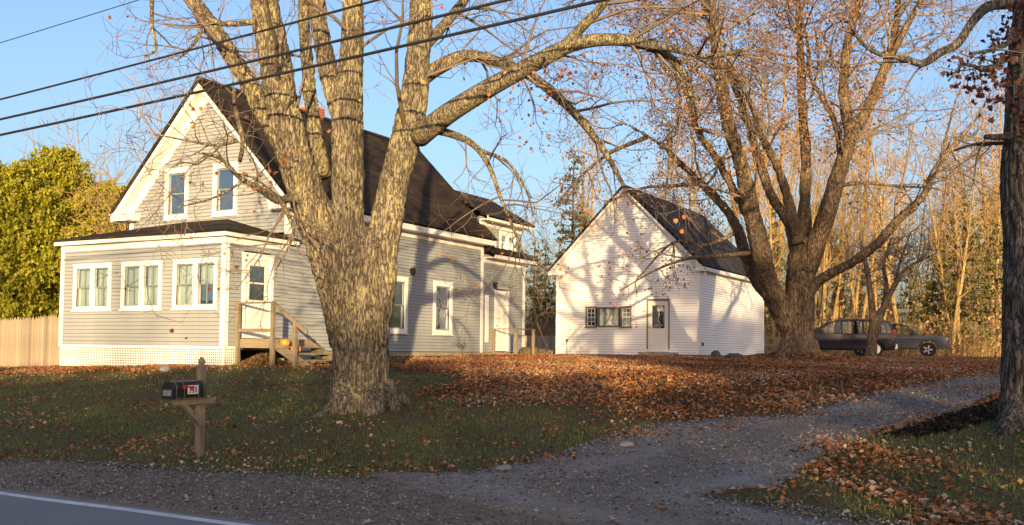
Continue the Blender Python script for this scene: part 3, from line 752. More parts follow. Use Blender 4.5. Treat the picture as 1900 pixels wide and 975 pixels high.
MB().bar((A_.x, A_.y+.04, gz1(A_.x, A_.y)+.7), (B_.x, B_.y+.04, gz1(B_.x, B_.y)+.7), .04, .08).build('rail', M['fence'], bf)
pen = link('wooden_pen', None, loc=(0, 0, 0), label='small brown wooden pen with wire behind the garage corner', cat='pen')
a = at(1398, 655, 55); b = at(1442, 655, 55); g = gz1(a.x, a.y)
for t in (0, .5, 1):
    p = a.lerp(b, t); MB().box(p.x-.06, p.x+.06, p.y-.06, p.y+.06, g-.1, g+1.0).build('post', M['wood'], pen)
for h in (.15, .55, .95): MB().bar((a.x, a.y-.08, g+h), (b.x, b.y-.08, g+h), .03, .13).build('rail', M['wood'], pen)
# ------------------------------------------------------------ mailbox and its post
mp = G(370, 846); mz = gz1(*mp)
mpost = link('mailbox_post', None, loc=(mp[0], mp[1], mz), rotz=YAW, label='weathered square wooden post with cross arm and pointed finial by road', cat='post')
MB().box(-.047, .047, -.047, .047, -.15, 1.27).build('shaft', M['wood'], mpost)
MB().box(-.058, .058, -.058, .058, 1.271, 1.295).lathe([(.035, 1.295), (.05, 1.325), (.052, 1.35), (.036, 1.385), (.012, 1.41), (.004, 1.42)], 12).build('finial', M['wood'], mpost)
MB().box(-.045+.095, .045+.047, -.56, .19, .745, .825).build('cross_arm', M['wood'], mpost)
MB().bar((.05, -.34, .735), (.05, -.04, .44), .06, .05, (1, 0, 0)).build('brace', M['wood'], mpost)
MB().box(-.02, .135, -.62, -.02, .826, .845).build('mount_board', M['wood'], mpost)
mpost.scale = (.88, .88, .88)
mbx = link('mailbox', None, loc=(mp[0], mp[1], mz), rotz=YAW, label='black domed mailbox numbered 118 with red flag on wooden post', cat='mailbox')
mbx.scale = (.88, .88, .88)
def dome(y0, y1, r, h, cx_, z0, n=12):
    prof = [(cx_-r, z0), (cx_+r, z0)] + [(cx_+r*math.cos(math.pi*k/n), z0+h+r*math.sin(math.pi*k/n)) for k in range(n+1)]
    return MB().prism(prof, 'y', y0, y1)
cx_ = .06
dome(-.64, -.07, .105, .13, cx_, .846).build('body', M['black'], mbx)
for yy in (-.60, -.46, -.20, -.10): dome(yy, yy+.008, .1075, .13, cx_, .845).build('seam', M['brass'], mbx)
dome(-.665, -.641, .112, .13, cx_, .832).build('door', M['black'], mbx)
MB().box(cx_-.02, cx_+.02, -.695, -.666, 1.04, 1.065).build('latch', M['black'], mbx)
npl = MB().box(cx_-.085, cx_+.085, -.672, -.6655, .872, .962).build('number_plate', M['greyplate'], mbx)
def digits(txt, x0, z0, h, wd, th):                    # digits in an x-z plane facing -y
    mb = MB(); x = x0
    for c in txt:
        t = h*.17
        if c == '1':
            xc = x+wd*.5; mb.box(xc-t/2, xc+t/2, -th, 0, z0, z0+h); mb.box(xc-wd*.3, xc+wd*.3, -th*.98, 0, z0-.0004, z0+t*.6); mb.box(xc-wd*.3, xc-t/2, -th*.96, 0, z0+h*.74, z0+h*.88)
        else:
            for zc, r in ((z0+h*.26, h*.26), (z0+h*.75, h*.23)):
                xc = x+wd*.5; n = 14
                for k in range(n):
                    a0, a1 = 2*math.pi*k/n, 2*math.pi*(k+1)/n; q = []
                    for rr, aa in ((r, a0), (r, a1), (r*.5, a1), (r*.5, a0)): q.append((xc+rr*math.cos(aa)*.95, zc+rr*math.sin(aa)))
                    mb.prism(q, 'y', -th, 0)
        x += wd
    return mb
d = digits('118', cx_-.07, .885, .062, .047, .002).build('digits', M['dimdigit'], npl); d.location = (0, -.6722, 0)
pl = MB().box(0, .19, -.003, 0, -.004, .118).build('number_plate', M['plate'], mbx, loc=(cx_+.1065, -.40, .90), rotz=PI2)
digits('118', .014, .012, .092, .054, .002).build('digits', M['digit'], pl, loc=(0, -.0032, 0))
MB().box(cx_+.111, cx_+.118, -.455, -.29, .985, 1.01).box(cx_+.111, cx_+.1175, -.50, -.44, .972, 1.024).box(cx_+.11, cx_+.1165, -.36, -.29, .945, .99).build('flag', M['red'], mbx)
# ------------------------------------------------------------ overhead cables
def plane_pt(px, py, s):
    d = ray(px, py); t = s/(d.x*D2.x + d.y*D2.y); p = EYE + d*t; return u_of(p), p.z
for nm, s, r, p, q, lb in (('power_cable', 10.9, .017, (0, 185), (702, 0), 'upper of three thick black cables crossing before the maple'),
                         ('power_cable', 10.82, .021, (0, 222), (942, 0), 'middle of three thick black cables crossing before the maple'),
                         ('power_cable', 10.75, .022, (0, 251), (1120, 0), 'lowest of three thick black cables crossing before the maple'),
                         ('power_cable', 10.3, .007, (0, 80), (258, 0), 'thin wire high in the sky at top left corner')):
    (ua, za), (ub, zb) = plane_pt(*p, s), plane_pt(*q, s); mb = MB(); pts = []
    for u in np.linspace(-38, 30, 100):
        z = za + (zb-za)*(u-ua)/(ub-ua) + .0011*(u-ua)*(u-ub)*.6; v = RL(u, s); pts.append((v.x, v.y, z))
    mb.tube(pts, [r]*len(pts), 7)
    mb.build(nm, M['cable'], None, True, label=lb, cat='cable', group='overhead cables along the road')
# ------------------------------------------------------------ vehicles
M['navy'] = paint_mat('navy_paint', (.004, .0055, .016)); M['greypaint'] = paint_mat('grey_truck_paint', (.085, .095, .11), .35, .12, .2)
M['carglass'] = simple('car_glass', (.02, .022, .024), .05, .1, 2, 0); M['alloy'] = simple('alloy', (.5, .5, .5), .35, .1, 5, 0, metal=.7)
M['tail'] = simple('tail_lens', (.4, .02, .02), .2, .1, 5, 0); M['lens'] = simple('head_lens', (.6, .62, .65), .12, .1, 5, 0)
M['chrome'] = simple('bumper_metal', (.4, .41, .43), .25, .1, 5, 0, metal=.9)
M['autoglass'] = glass_mat('auto_glass', (.80, .84, .76), .03, .5, 0)
def arch(xc, r, zb, n=9): return [(xc + r*math.cos(math.pi*k/n), zb + r*math.sin(math.pi*k/n)) for k in range(n+1)]
def bevel(o, w_, seg=3):
    m = o.modifiers.new('bevel', 'BEVEL'); m.width = w_; m.segments = seg; m.limit_method = 'ANGLE'; m.angle_limit = R(30)
    return o
def shell(parent, name, poly, hw, mat, taper=0, zb=0, bv=.05):
    mb = MB().prism(poly, 'y', -hw, hw)
    mb.v = [(x, y*(1-taper*max(0, z-zb)), z) for x, y, z in mb.v]
    o = mb.build(name, mat, parent); bevel(o, bv); o.data.polygons.foreach_set('use_smooth', [True]*len(o.data.polygons)); return o
def cabin(parent, poly, hw, taper, zb, mat, pillars):
    # poly: windscreen foot, windscreen top, roof points..., rear top, rear foot
    f = lambda x, z, k, e=0: (x, k*(hw*(1-taper*max(0, z-zb))+e), z)
    top = poly[1:-1]; mb = MB(); n = len(top)
    mb.v = [f(x, z, k) for k in (-1, 1) for x, z in top] + [f(x, z-.06, k) for k in (-1, 1) for x, z in top]; mb.n = 4*n
    mb.f = [(i, i+1, n+i+1, n+i) for i in range(n-1)] + [(2*n+i, 3*n+i, 3*n+i+1, 2*n+i+1) for i in range(n-1)]
    mb.f += [(i, 2*n+i, 2*n+i+1, i+1) for i in range(n-1)] + [(n+i, n+i+1, 3*n+i+1, 3*n+i) for i in range(n-1)] + [(0, n, 3*n, 2*n), (n-1, 3*n-1, 4*n-1, 2*n-1)]
    mb.build('cab_roof', mat, parent)
    for k in (-1, 1):
        pm = MB()
        for (xa, za), (xb, zb_) in [(poly[0], poly[1]), (poly[-1], poly[-2])] + pillars: pm.bar(f(xa, za, k, -.02), f(xb, zb_-.02, k, -.02), .045, .10, (1, 0, 0))
        pm.build('window_pillars', mat, parent)
    for nm, (pa, pb) in (('windscreen', (poly[0], poly[1])), ('rear_window', (poly[-1], poly[-2]))):
        g = MB(); g.add([f(*pa, -1, -.05), f(*pa, 1, -.05), f(*pb, 1, -.05), f(*pb, -1, -.05)], [(0, 1, 2, 3)]); g.build(nm, M['autoglass'], parent)
    for k in (-1, 1):
        g = MB(); pts = [f(x, z, k, -.015) for x, z in [(p[0], p[1]) for p in poly]]; g.add(pts, [tuple(range(len(pts)))]); g.build('side_window', M['autoglass'], parent)
def seat(parent, x, y, z): MB().box(x-.05, x+.10, y-.23, y+.23, z, z+.62).box(x-.02, x+.08, y-.11, y+.11, z+.63, z+.80).build('seat', M['rubber'], parent)
def wheel(parent, x, y, r, sg):
    t = MB().lathe([(r*.6, -.10), (r*.95, -.10), (r, -.06), (r, .06), (r*.95, .10), (r*.6, .10)], 24, (0, 0, 0), 'y').build('wheel', M['rubber'], parent, loc=(x, y, r))
    rim = MB().lathe([(.05, .0), (r*.62, .0), (r*.66, .02), (r*.64, .03)], 20, (0, sg*.085, 0), 'y')
    for k in range(5):
        a = 2*math.pi*k/5; rim.bar((.05*math.cos(a), sg*.11, .05*math.sin(a)), (r*.6*math.cos(a), sg*.11, r*.6*math.sin(a)), .07, .03, (0, 1, 0))
    rim.build('rim', M['alloy'], t)
def ground_obj(px, Y, z_=None):
    p = at(px, 655, Y); return (p.x, p.y, gz1(p.x, p.y))
van = link('minivan', None, loc=ground_obj(1562, 50), rotz=math.pi-R(12), label='dark navy minivan parked behind the big right tree', cat='van')
van.scale = (1, 1, 1.07)
r = .34
poly = [(2.38, .30), (2.45, .55), (2.38, .80), (2.1, .93), (1.45, 1.06), (-2.30, 1.08), (-2.42, .9), (-2.44, .5), (-2.36, .30)] + [(-1.93, .28)] + arch(-1.50, .40, .28)[::-1] + arch(1.48, .40, .28)[::-1]
shell(van, 'body', poly, .93, M['navy'])
poly = [(1.55, 1.02), (.55, 1.62), (.2, 1.70), (-1.9, 1.72), (-2.15, 1.62), (-2.38, 1.02)]
cabin(van, poly, .90, .26, 1.05, M['navy'], [((.10, 1.05), (.12, 1.68)), ((-.92, 1.05), (-.92, 1.70)), ((-1.72, 1.05), (-1.72, 1.70))])
for x_ in (.2, -.75): seat(van, x_, -.4, .85); seat(van, x_, .4, .85)
for x_ in (1.48, -1.50):
    for sg in (-1, 1): wheel(van, x_, sg*.82, r, sg)
for sg in (-1, 1):
    MB().box(-2.46, -2.30, sg*.80-.1, sg*.80+.1, .88, 1.25).build('tail_light', M['tail'], van)
    MB().box(2.2, 2.40, sg*.7-.16, sg*.7+.16, .66, .84).build('headlight', M['lens'], van)
    MB().box(1.0, 1.18, sg*1.0-.08, sg*1.0+.08, 1.08, 1.22).build('mirror', M['navy'], van)
    for x_ in (.0, -1.0): MB().box(x_-.14, x_, sg*.945-.012, sg*.945+.012, .96, .99).build('door_handle', M['black'], van)
MB().box(-1.6, .2, -.6, -.56, 1.73, 1.76).box(-1.6, .2, .56, .6, 1.73, 1.76).build('roof_rail', M['black'], van)
MB().box(-2.53, -2.40, -.85, .85, .36, .60).build('rear_bumper', M['chrome'], van)
trk = link('pickup_truck', None, loc=ground_obj(1659, 53), rotz=-R(24), label='grey crew cab pickup truck parked beside the minivan', cat='truck')
poly = [(2.60, .45), (2.66, .65), (2.62, .98), (2.45, 1.08), (1.15, 1.16), (-2.60, 1.16), (-2.66, .55), (-2.55, .45), (-2.1, .42)] + arch(-1.62, .46, .42)[::-1] + arch(1.68, .46, .42)[::-1]
shell(trk, 'body', poly, .93, M['greypaint'])
poly = [(1.25, 1.12), (.55, 1.70), (.3, 1.76), (-.95, 1.76), (-1.15, 1.70), (-1.28, 1.12)]
cabin(trk, poly, .86, .22, 1.14, M['greypaint'], [((-.10, 1.14), (-.10, 1.75)), ((-.95, 1.14), (-.95, 1.75))])
for y_ in (-.4, .4): seat(trk, .0, y_, .9); seat(trk, -.85, y_, .9)
for x_ in (1.68, -1.62):
    for sg in (-1, 1): wheel(trk, x_, sg*.82, .38, sg)
for sg in (-1, 1):
    MB().box(2.46, 2.66, sg*.72-.17, sg*.72+.17, .84, 1.03).build('headlight', M['lens'], trk)
    MB().box(.86, 1.02, sg*1.0-.1, sg*1.0+.1, 1.18, 1.36).build('mirror', M['black'], trk)
    for x_ in (-.05, -1.0): MB().box(x_-.02, x_+.14, sg*.945-.015, sg*.945+.015, 1.02, 1.06).build('door_handle', M['black'], trk)
    MB().box(-2.67, -2.60, sg*.82-.09, sg*.82+.09, .75, 1.1).build('tail_light', M['tail'], trk)
MB().box(2.60, 2.76, -.90, .90, .46, .66).build('front_bumper', M['greypaint'], trk)
MB().box(2.62, 2.69, -.5, .5, .70, 1.02).build('grille', M['black'], trk)
MB().box(-1.2, 1.15, -.98, -.90, .40, .46).box(-1.2, 1.15, .90, .98, .40, .46).build('side_step', M['black'], trk)
# ------------------------------------------------------------ trees
def smooth_path(P, n=5):
    return [Vector(p) for p in cat_rom(P, n)]
def px_path(pts, Y, n=5, wk=1.0):
    """photo-traced centre line (x, y, width px, depth offset) -> smooth 3-D path and radii at real distance"""
    W_ = [at(p[0], p[1], Y + p[3]) for p in pts]
    rr = [p[2]*wk*.5*(Y+p[3])/F for p in pts]
    q = cat_rom([(*a, b) for a, b in zip(W_, rr)], n)
    return [Vector(v[:3]) for v in q], [max(.004, v[3]) for v in q]
def wobble(p, t, L, r, up, bend, segs, rg):
    pts = [p.copy()]; d = t.normalized()
    for i in range(segs):
        d = (d + Vector((rg.gauss(0, bend), rg.gauss(0, bend), rg.gauss(0, bend)+up))).normalized()
        pts.append(pts[-1] + d*(L/segs))
    return pts
def sprout(path, rad, lvl, rg, out, tips, dens, lens, rmin, t0=.2, up=.05, maxn=60, angle=(35, 75), ratio=.5):
    L = sum((path[i+1]-path[i]).length for i in range(len(path)-1))
    n = min(maxn, max(1, int(L*dens[0] + rg.random())))
    for _ in range(n):
        t = t0 + (1-t0)*rg.random()**.8; f = t*(len(path)-1); i = min(int(f), len(path)-2); f -= i
        p = path[i].lerp(path[i+1], f); r0 = rad[i]*(1-f)+rad[i+1]*f
        tg = (path[i+1]-path[i]).normalized()
        ax = Vector((rg.gauss(0, 1), rg.gauss(0, 1), rg.gauss(0, 1))).cross(tg)
        if ax.length < 1e-3: continue
        d = Matrix.Rotation(R(rg.uniform(*angle)), 3, ax.normalized()) @ tg
        ln = lens[0]*rg.uniform(.55, 1.25); r = max(rmin, min(r0*ratio, ln*.016))
        segs = 5 if len(dens) > 1 else 4
        q = wobble(p, d, ln, r, up, .20, segs, rg); qr = [r*(1-.75*k/segs)+rmin*.25 for k in range(segs+1)]
        out.append((q, qr, lvl))
        if len(dens) > 1: sprout(q, qr, lvl+1, rg, out, tips, dens[1:], lens[1:], rmin, .15, up, maxn, angle, ratio)
        else: tips.extend(q[2:])
def twigs_mesh(out, sides=(5, 4, 3, 3, 3)):
    mb = MB()
    for q, qr, l in out: mb.tube(q, qr, sides[min(l, 4)], False)
    return mb
LEAFST = [(0, 0, .02), (.12, .33, 0), (.02, .40, .0), (.30, .62, .04), (.10, .62, .03), (0, 1, -.05), (-.10, .62, .03), (-.30, .62, .04), (-.02, .40, 0), (-.12, .33, 0)]
HEX = np.array([(0, 0, 0), (.28, .22, .05), (.36, .62, .08), (0, 1, -.04), (-.36, .6, .08), (-.28, .2, .05)])
STAR = np.array([(.0, 0, 0), (.22, .02, .03), (.50, .22, .10), (.30, .38, .02), (.46, .70, .10), (.18, .60, 0), (0, 1, -.08), (-.18, .60, 0), (-.46, .70, .10), (-.30, .38, .02), (-.50, .22, .10), (-.22, .02, .03)])
def rot_rand(n, flat=None):
    a = nr.uniform(0, 2*np.pi, n)
    if flat is None:
        b = nr.normal(0, 1.2, n); c = nr.normal(0, 1.2, n)
    else: b = nr.normal(0, flat, n); c = nr.normal(0, flat, n)
    ca, sa, cb, sb, cc, sc = np.cos(a), np.sin(a), np.cos(b), np.sin(b), np.cos(c), np.sin(c)
    Rz = np.zeros((n, 3, 3)); Rx = np.zeros((n, 3, 3)); Ry = np.zeros((n, 3, 3))
    Rz[:, 0, 0] = ca; Rz[:, 0, 1] = -sa; Rz[:, 1, 0] = sa; Rz[:, 1, 1] = ca; Rz[:, 2, 2] = 1
    Rx[:, 0, 0] = 1; Rx[:, 1, 1] = cb; Rx[:, 1, 2] = -sb; Rx[:, 2, 1] = sb; Rx[:, 2, 2] = cb
    Ry[:, 1, 1] = 1; Ry[:, 0, 0] = cc; Ry[:, 0, 2] = sc; Ry[:, 2, 0] = -sc; Ry[:, 2, 2] = cc
    return Rz @ Rx @ Ry
def leaf_cloud(name, C, size, shape, mat, flat=None, tone=None, curl=1.0):
    n = len(C); S = shape.copy(); S[:, 1] -= .5; S[:, 2] *= curl
    Vv = np.einsum('nij,kj->nki', rot_rand(n, flat), S)*np.asarray(size).reshape(-1, 1, 1) + np.asarray(C)[:, None, :]
    return np_mesh(name, Vv.reshape(-1, 3), len(S), mat, nr.random(n) if tone is None else tone)
M['dryleaf'] = tone_mat('dry_leaf', [(0, (.10, .035, .018)), (.35, (.26, .10, .032)), (.7, (.40, .18, .06)), (1, (.48, .29, .13))], .7, .3)
M['orangeleaf'] = tone_mat('orange_leaf', [(0, (.14, .045, .018)), (.5, (.36, .115, .03)), (1, (.45, .22, .08))], .7, .3)
M['darkleaf'] = tone_mat('dark_red_leaf', [(0, (.05, .018, .014)), (.6, (.15, .05, .03)), (1, (.24, .10, .05))], .7, .25)
M['tanleaf'] = tone_mat('tan_leaf', [(0, (.16, .085, .04)), (.5, (.30, .18, .08)), (1, (.42, .29, .15))], .7, .3)
def fused(tubes, voxel, amp, seed, freq=(8, 8, 1.6), mat=None, name='trunk', parent=None, lump=.0):
    mb = MB()
    for q, r in tubes: mb.tube(q, r, 14)
    tmp = link('tmp', mb.mesh('tmp')); md = tmp.modifiers.new('r', 'REMESH'); md.mode = 'VOXEL'; md.voxel_size = voxel
    sm = tmp.modifiers.new('s', 'SMOOTH'); sm.iterations = 4; sm.factor = .5
    dg = bpy.context.evaluated_depsgraph_get(); me = bpy.data.meshes.new_from_object(tmp.evaluated_get(dg))
    bpy.data.objects.remove(tmp)
    n = len(me.vertices); co = np.empty(n*3, np.float32); me.vertices.foreach_get('co', co); co = co.reshape(-1, 3)
    no = np.empty(n*3, np.float32); me.vertices.foreach_get('normal', no); no = no.reshape(-1, 3)
    of = Vector((seed*3.1, seed*1.7, 0)); d = np.empty(n)
    for i in range(n):
        x, y, z = co[i]
        a = noise.noise(Vector((x*freq[0], y*freq[1], z*freq[2]))+of)
        b = noise.noise(Vector((x*freq[0]*2.3, y*freq[1]*2.3, z*freq[2]*2.1))+of)
        c = noise.noise(Vector((x*1.6, y*1.6, z*.9))+of)
        d[i] = amp*(1.2*(.2-abs(a)*1.8) + .6*b) + lump*c
    co = co + no*d[:, None]
    me.vertices.foreach_set('co', co.astype(np.float32).ravel()); me.update()
    me.polygons.foreach_set('use_smooth', [True]*len(me.polygons)); me.materials.clear(); me.materials.append(mat)
    return link(name, me, parent)

# ---- the great maple in front of the house
TY = 16.6
T = link('maple_tree', None, loc=(0, 0, 0), label='massive four-stemmed old maple in front of the house', cat='tree')
stems = [
 [(668, 790, 176, 0), (668, 740, 146, 0), (670, 690, 132, 0), (668, 620, 128, 0), (664, 540, 136, 0), (655, 470, 150, 0), (650, 430, 130, 0)],
 [(640, 640, 70, .1), (618, 520, 80, -.1), (590, 420, 92, -.2), (555, 320, 84, -.3), (528, 220, 78, -.4), (512, 120, 76, -.5), (495, 30, 66, -.6), (478, -60, 56, -.8), (455, -220, 44, -1.2), (420, -400, 26, -1.5)],
 [(650, 620, 70, -.2), (645, 500, 84, -.3), (644, 400, 78, -.3), (645, 300, 76, -.3), (644, 200, 74, -.3), (652, 110, 58, -.3), (655, 30, 52, -.4), (654, -60, 46, -.5), (660, -240, 36, -.6), (680, -420, 22, -.6)],
 [(638, 230, 50, -.3), (612, 140, 46, -.1), (594, 50, 42, .0), (584, -50, 38, .1), (570, -250, 28, .5), (560, -400, 16, .8)],
 [(600, 330, 40, .2), (582, 230, 34, .4), (570, 120, 28, .6), (562, 0, 24, .8), (556, -140, 20, 1.0), (540, -330, 12, 1.2)],
 [(690, 640, 74, -.1), (702, 540, 80, 0), (712, 440, 76, .1), (730, 340, 72, .2), (752, 260, 74, .2), (768, 180, 66, .2), (776, 100, 58, .3), (781, 20, 54, .3), (786, -60, 48, .4), (800, -240, 36, .6), (830, -420, 20, .8)],
 [(560, 330, 52, -.2), (520, 260, 48, .0), (480, 190, 46, .2), (440, 120, 42, .3), (400, 60, 38, .4), (350, -10, 34, .6), (290, -100, 26, .8), (240, -200, 16, 1.0)],
]
roots = [[(650, 720, 60, -.3), (625, 755, 40, -.6), (598, 772, 22, -.9), (565, 778, 8, -1.1)],
         [(690, 720, 60, -.3), (690, 760, 46, -.7), (675, 785, 22, -1.0)], [(710, 720, 50, 0), (728, 755, 32, -.3), (745, 768, 14, -.5)],
         [(640, 720, 60, -.4), (640, 765, 46, -.7), (628, 785, 20, -.9)], [(715, 715, 40, .3), (745, 745, 24, .4), (770, 752, 8, .5)]]
tubes = [px_path(s, TY, 5, .80) for s in stems]
fused([(q, r) for q, r in tubes] + [px_path(s, TY) for s in roots], .025, .038, 1, (15, 15, 2.3), mat=M['bark'], parent=T, lump=.02)
limbs = [
 [(775, 255, 50, .1), (830, 212, 46, -.3), (900, 168, 42, -.7), (960, 135, 38, -1.0), (1010, 108, 36, -1.2), (1060, 84, 32, -1.4), (1120, 74, 28, -1.5), (1185, 80, 25, -1.6), (1240, 105, 20, -1.6), (1275, 150, 15, -1.5), (1290, 215, 10, -1.4)],
 [(1040, 95, 26, -1.3), (1080, 50, 22, -1.4), (1118, 10, 18, -1.6), (1160, -60, 12, -1.8)],
 [(1180, 80, 20, -1.6), (1250, 92, 15, -1.9), (1320, 105, 11, -2.1), (1390, 90, 7, -2.4)],
 [(785, 145, 34, .3), (825, 118, 30, .5), (870, 104, 27, .7), (925, 116, 24, .9), (985, 142, 22, 1.1), (1040, 185, 20, 1.3), (1090, 238, 17, 1.4), (1128, 292, 13, 1.5), (1152, 335, 9, 1.6), (1175, 380, 5, 1.7)],
 [(795, 80, 24, .4), (830, 40, 22, .8), (866, -5, 20, 1.1), (920, -80, 14, 1.5)],
 [(798, 240, 20, .2), (840, 250, 17, .0), (880, 270, 14, -.2), (908, 310, 11, -.4), (930, 370, 8, -.6), (955, 430, 6, -.7), (972, 475, 4, -.8)],
 [(890, 280, 9, -.3), (940, 300, 7, -.2), (975, 350, 5, -.1), (990, 400, 3, 0)],
 [(585, 385, 22, -.2), (545, 368, 20, -.6), (515, 372, 18, -.9), (480, 350, 14, -1.2), (445, 330, 11, -1.4), (410, 295, 9, -1.6), (375, 285, 6, -1.8)],
 [(520, 372, 12, -.9), (535, 400, 10, -1.1), (545, 430, 8, -1.2), (530, 470, 5, -1.3), (512, 500, 3, -1.3)],
 [(455, 332, 8, -1.4), (430, 350, 6, -1.5), (390, 370, 5, -1.6), (330, 385, 3, -1.7)],
 [(445, 300, 9, -.8), (450, 262, 10, -1.0), (436, 200, 9, -1.0), (434, 165, 8, -1.1)],
 [(440, 262, 9, -1.0), (400, 270, 7, -1.2), (350, 262, 5, -1.4), (290, 250, 3, -1.6)],
 [(355, 0, 16, .6), (372, 55, 10, .3), (352, 90, 7, .1), (330, 110, 5, 0)],
 [(480, 40, 14, -.6), (430, 45, 12, -.8), (402, 42, 10, -.9), (360, 20, 6, -1.1)],
 [(282, 0, 10, .8), (282, 50, 8, .6), (290, 90, 6, .5), (270, 105, 4, .5)],
]
lt = [px_path(s, TY, 5, .86) for s in limbs]
for q, r in lt: MB().tube(q, r, 9).build('limb', M['bark'], T, True)
rg = random.Random(3); out = []; tips = []
for q, r in lt: sprout(q, r, 1, rg, out, tips, (3.2, 3.8, 3.4), (1.5, .75, .4), .0042, .15, .0, 30)
for k, (q, r) in enumerate(tubes[1:]):
    h = len(q)*2//5; sprout(q[h:], r[h:], 0, rg, out, tips, (1.3, 1.9, 2.4), (2.4, 1.1, .55), .0055, .0, .03, 22, ratio=.3)
twigs_mesh(out).build('twigs', M['twig'], T, True, kind='stuff')
tp = np.array([t[:] for t in tips]); px_, py_ = proj(tp)
keep = nr.random(len(tp)) < np.where((px_ > 380) & (px_ < 1330), .03, .010)
cl = tp[keep]; cl = np.repeat(cl, 3, 0) + nr.normal(0, .10, (len(cl)*3, 3)) - [0, 0, .05]
ex = np.concatenate([np.array(at(x, y, TY+dy)) + nr.normal(0, .22, (n_, 3)) for x, y, dy, n_ in ((1030, 145, -1, 45), (1010, 180, -.9, 25), (1000, 235, -.6, 24), (1080, 130, -1.3, 20), (510, 300, -1, 20), (480, 340, -1.2, 30), (920, 190, -.7, 14), (575, 260, 0, 8))])
cl = np.concatenate([cl, ex])
link('dead_leaves', leaf_cloud('dead_leaves', cl, nr.uniform(.04, .085, len(cl)), STAR, M['orangeleaf']), T, kind='stuff')

# ---- the spreading tree by the garage
UY = 30.0
U = link('spreading_tree', None, loc=(0, 0, 0), label='big spreading brown-leaved tree right of the garage', cat='tree')
st2 = [
 [(1482, 680, 82, 0), (1482, 640, 64, 0), (1484, 580, 62, 0), (1486, 520, 62, 0), (1487, 470, 58, 0)],
 [(1475, 640, 40, -.2), (1455, 585, 50, -.3), (1425, 525, 46, -.6), (1410, 460, 44, -.9), (1394, 392, 38, -1.2), (1376, 310, 33, -1.5), (1350, 220, 30, -1.8), (1333, 118, 26, -2.0), (1324, 40, 22, -2.2), (1310, -80, 18, -2.4), (1290, -300, 10, -2.6)],
 [(1440, 560, 32, -.2), (1397, 512, 28, -.1), (1368, 425, 24, .2), (1342, 382, 21, .5), (1298, 338, 17, .8), (1245, 286, 13, 1.1), (1200, 252, 9, 1.4), (1150, 225, 6, 1.7)],
 [(1385, 400, 20, -.8), (1336, 306, 18, -1.0), (1295, 243, 16, -1.2), (1272, 168, 13, -1.4), (1235, 130, 10, -1.6), (1205, 70, 8, -1.8), (1190, -20, 6, -2)],
 [(1482, 470, 40, .2), (1466, 415, 28, .5), (1432, 366, 22, .8), (1406, 290, 20, 1.1), (1378, 200, 17, 1.4), (1352, 135, 14, 1.7), (1318, 70, 10, 2.0), (1300, -60, 7, 2.2)],
 [(1480, 450, 34, -.3), (1468, 392, 25, -.6), (1443, 312, 20, -.9), (1412, 252, 17, -1.2), (1392, 190, 13, -1.5), (1350, 110, 10, -1.7), (1335, 10, 8, -1.9)],
 [(1488, 480, 50, .0), (1492, 395, 30, .2), (1496, 300, 25, .3), (1489, 214, 21, .4), (1487, 135, 18, .5), (1482, 40, 14, .6), (1476, -80, 10, .7), (1470, -260, 6, .8)],
 [(1495, 500, 50, -.2), (1512, 455, 46, -.4), (1530, 409, 40, -.6), (1548, 350, 37, -.8), (1562, 305, 34, -.9), (1578, 254, 28, -1.0), (1566, 190, 24, -1.1), (1566, 130, 21, -1.2), (1578, 52, 18, -1.3), (1600, -20, 14, -1.5), (1620, -220, 8, -1.7)],
 [(1575, 262, 28, -1.0), (1596, 228, 26, -.8), (1624, 170, 24, -.5), (1648, 110, 22, -.3), (1660, 60, 17, -.1), (1668, -20, 13, .1), (1680, -200, 7, .3)],
 [(1648, 115, 16, -.3), (1680, 55, 14, -.6), (1712, -5, 11, -.9), (1760, -120, 6, -1.2)],
 [(1560, 290, 18, -.8), (1553, 240, 15, -.6), (1528, 186, 13, -.3), (1503, 140, 11, 0), (1499, 82, 9, .2), (1486, 20, 7, .5), (1470, -80, 4, .7)],
 [(1490, 560, 30, -.2), (1520, 521, 24, -.5), (1575, 491, 23, -1.1), (1624, 456, 23, -1.5), (1670, 405, 21, -1.8), (1708, 370, 18, -2.0), (1738, 312, 16, -2.1), (1774, 266, 13, -2.2), (1815, 214, 9, -2.3), (1850, 150, 5, -2.4)],
 [(1745, 300, 10, -2.1), (1762, 230, 8, -1.8), (1774, 185, 6, -1.6), (1800, 130, 4, -1.5)],
]
tb2 = [px_path(s, UY, 5, .86) for s in st2]
rt2 = [px_path(s, UY) for s in ([(1465, 640, 36, -.3), (1448, 665, 24, -.6), (1435, 675, 8, -.9)], [(1500, 640, 36, -.2), (1515, 662, 22, -.5), (1530, 668, 8, -.7)], [(1482, 640, 40, -.4), (1480, 672, 24, -.9), (1478, 680, 10, -1.2)])]
fused(tb2 + rt2, .05, .035, 5, (6, 6, 1.3), M['bark2'], 'trunk', U, .02)
rg = random.Random(5); out = []; tips = []
for k, (q, r) in enumerate(tb2[1:]):
    h = len(q)*3//8; sprout(q[h:], r[h:], 0, rg, out, tips, (2.6, 2.8, 3.0), (2.8, 1.3, .65), .0075, .0, .02, 30, (35, 80), .35)
lm2 = [[(1300, 340, 9, 1), (1250, 345, 7, .6), (1190, 350, 5, .3), (1120, 380, 3, 0)], [(1390, 470, 10, -.8), (1340, 475, 8, -1.4), (1280, 480, 6, -2), (1220, 500, 4, -2.4), (1150, 540, 2.5, -2.8)], [(1370, 430, 8, .2), (1310, 455, 6, -.5), (1250, 450, 5, -1), (1180, 520, 3, -1.5)], [(1545, 350, 9, -.8), (1590, 340, 7, -1.2), (1660, 345, 5, -1.5), (1740, 350, 3, -1.6)], [(1200, 255, 9, 1.4), (1130, 285, 7, 1.1), (1075, 330, 5, .8), (1040, 370, 3, .6)]]
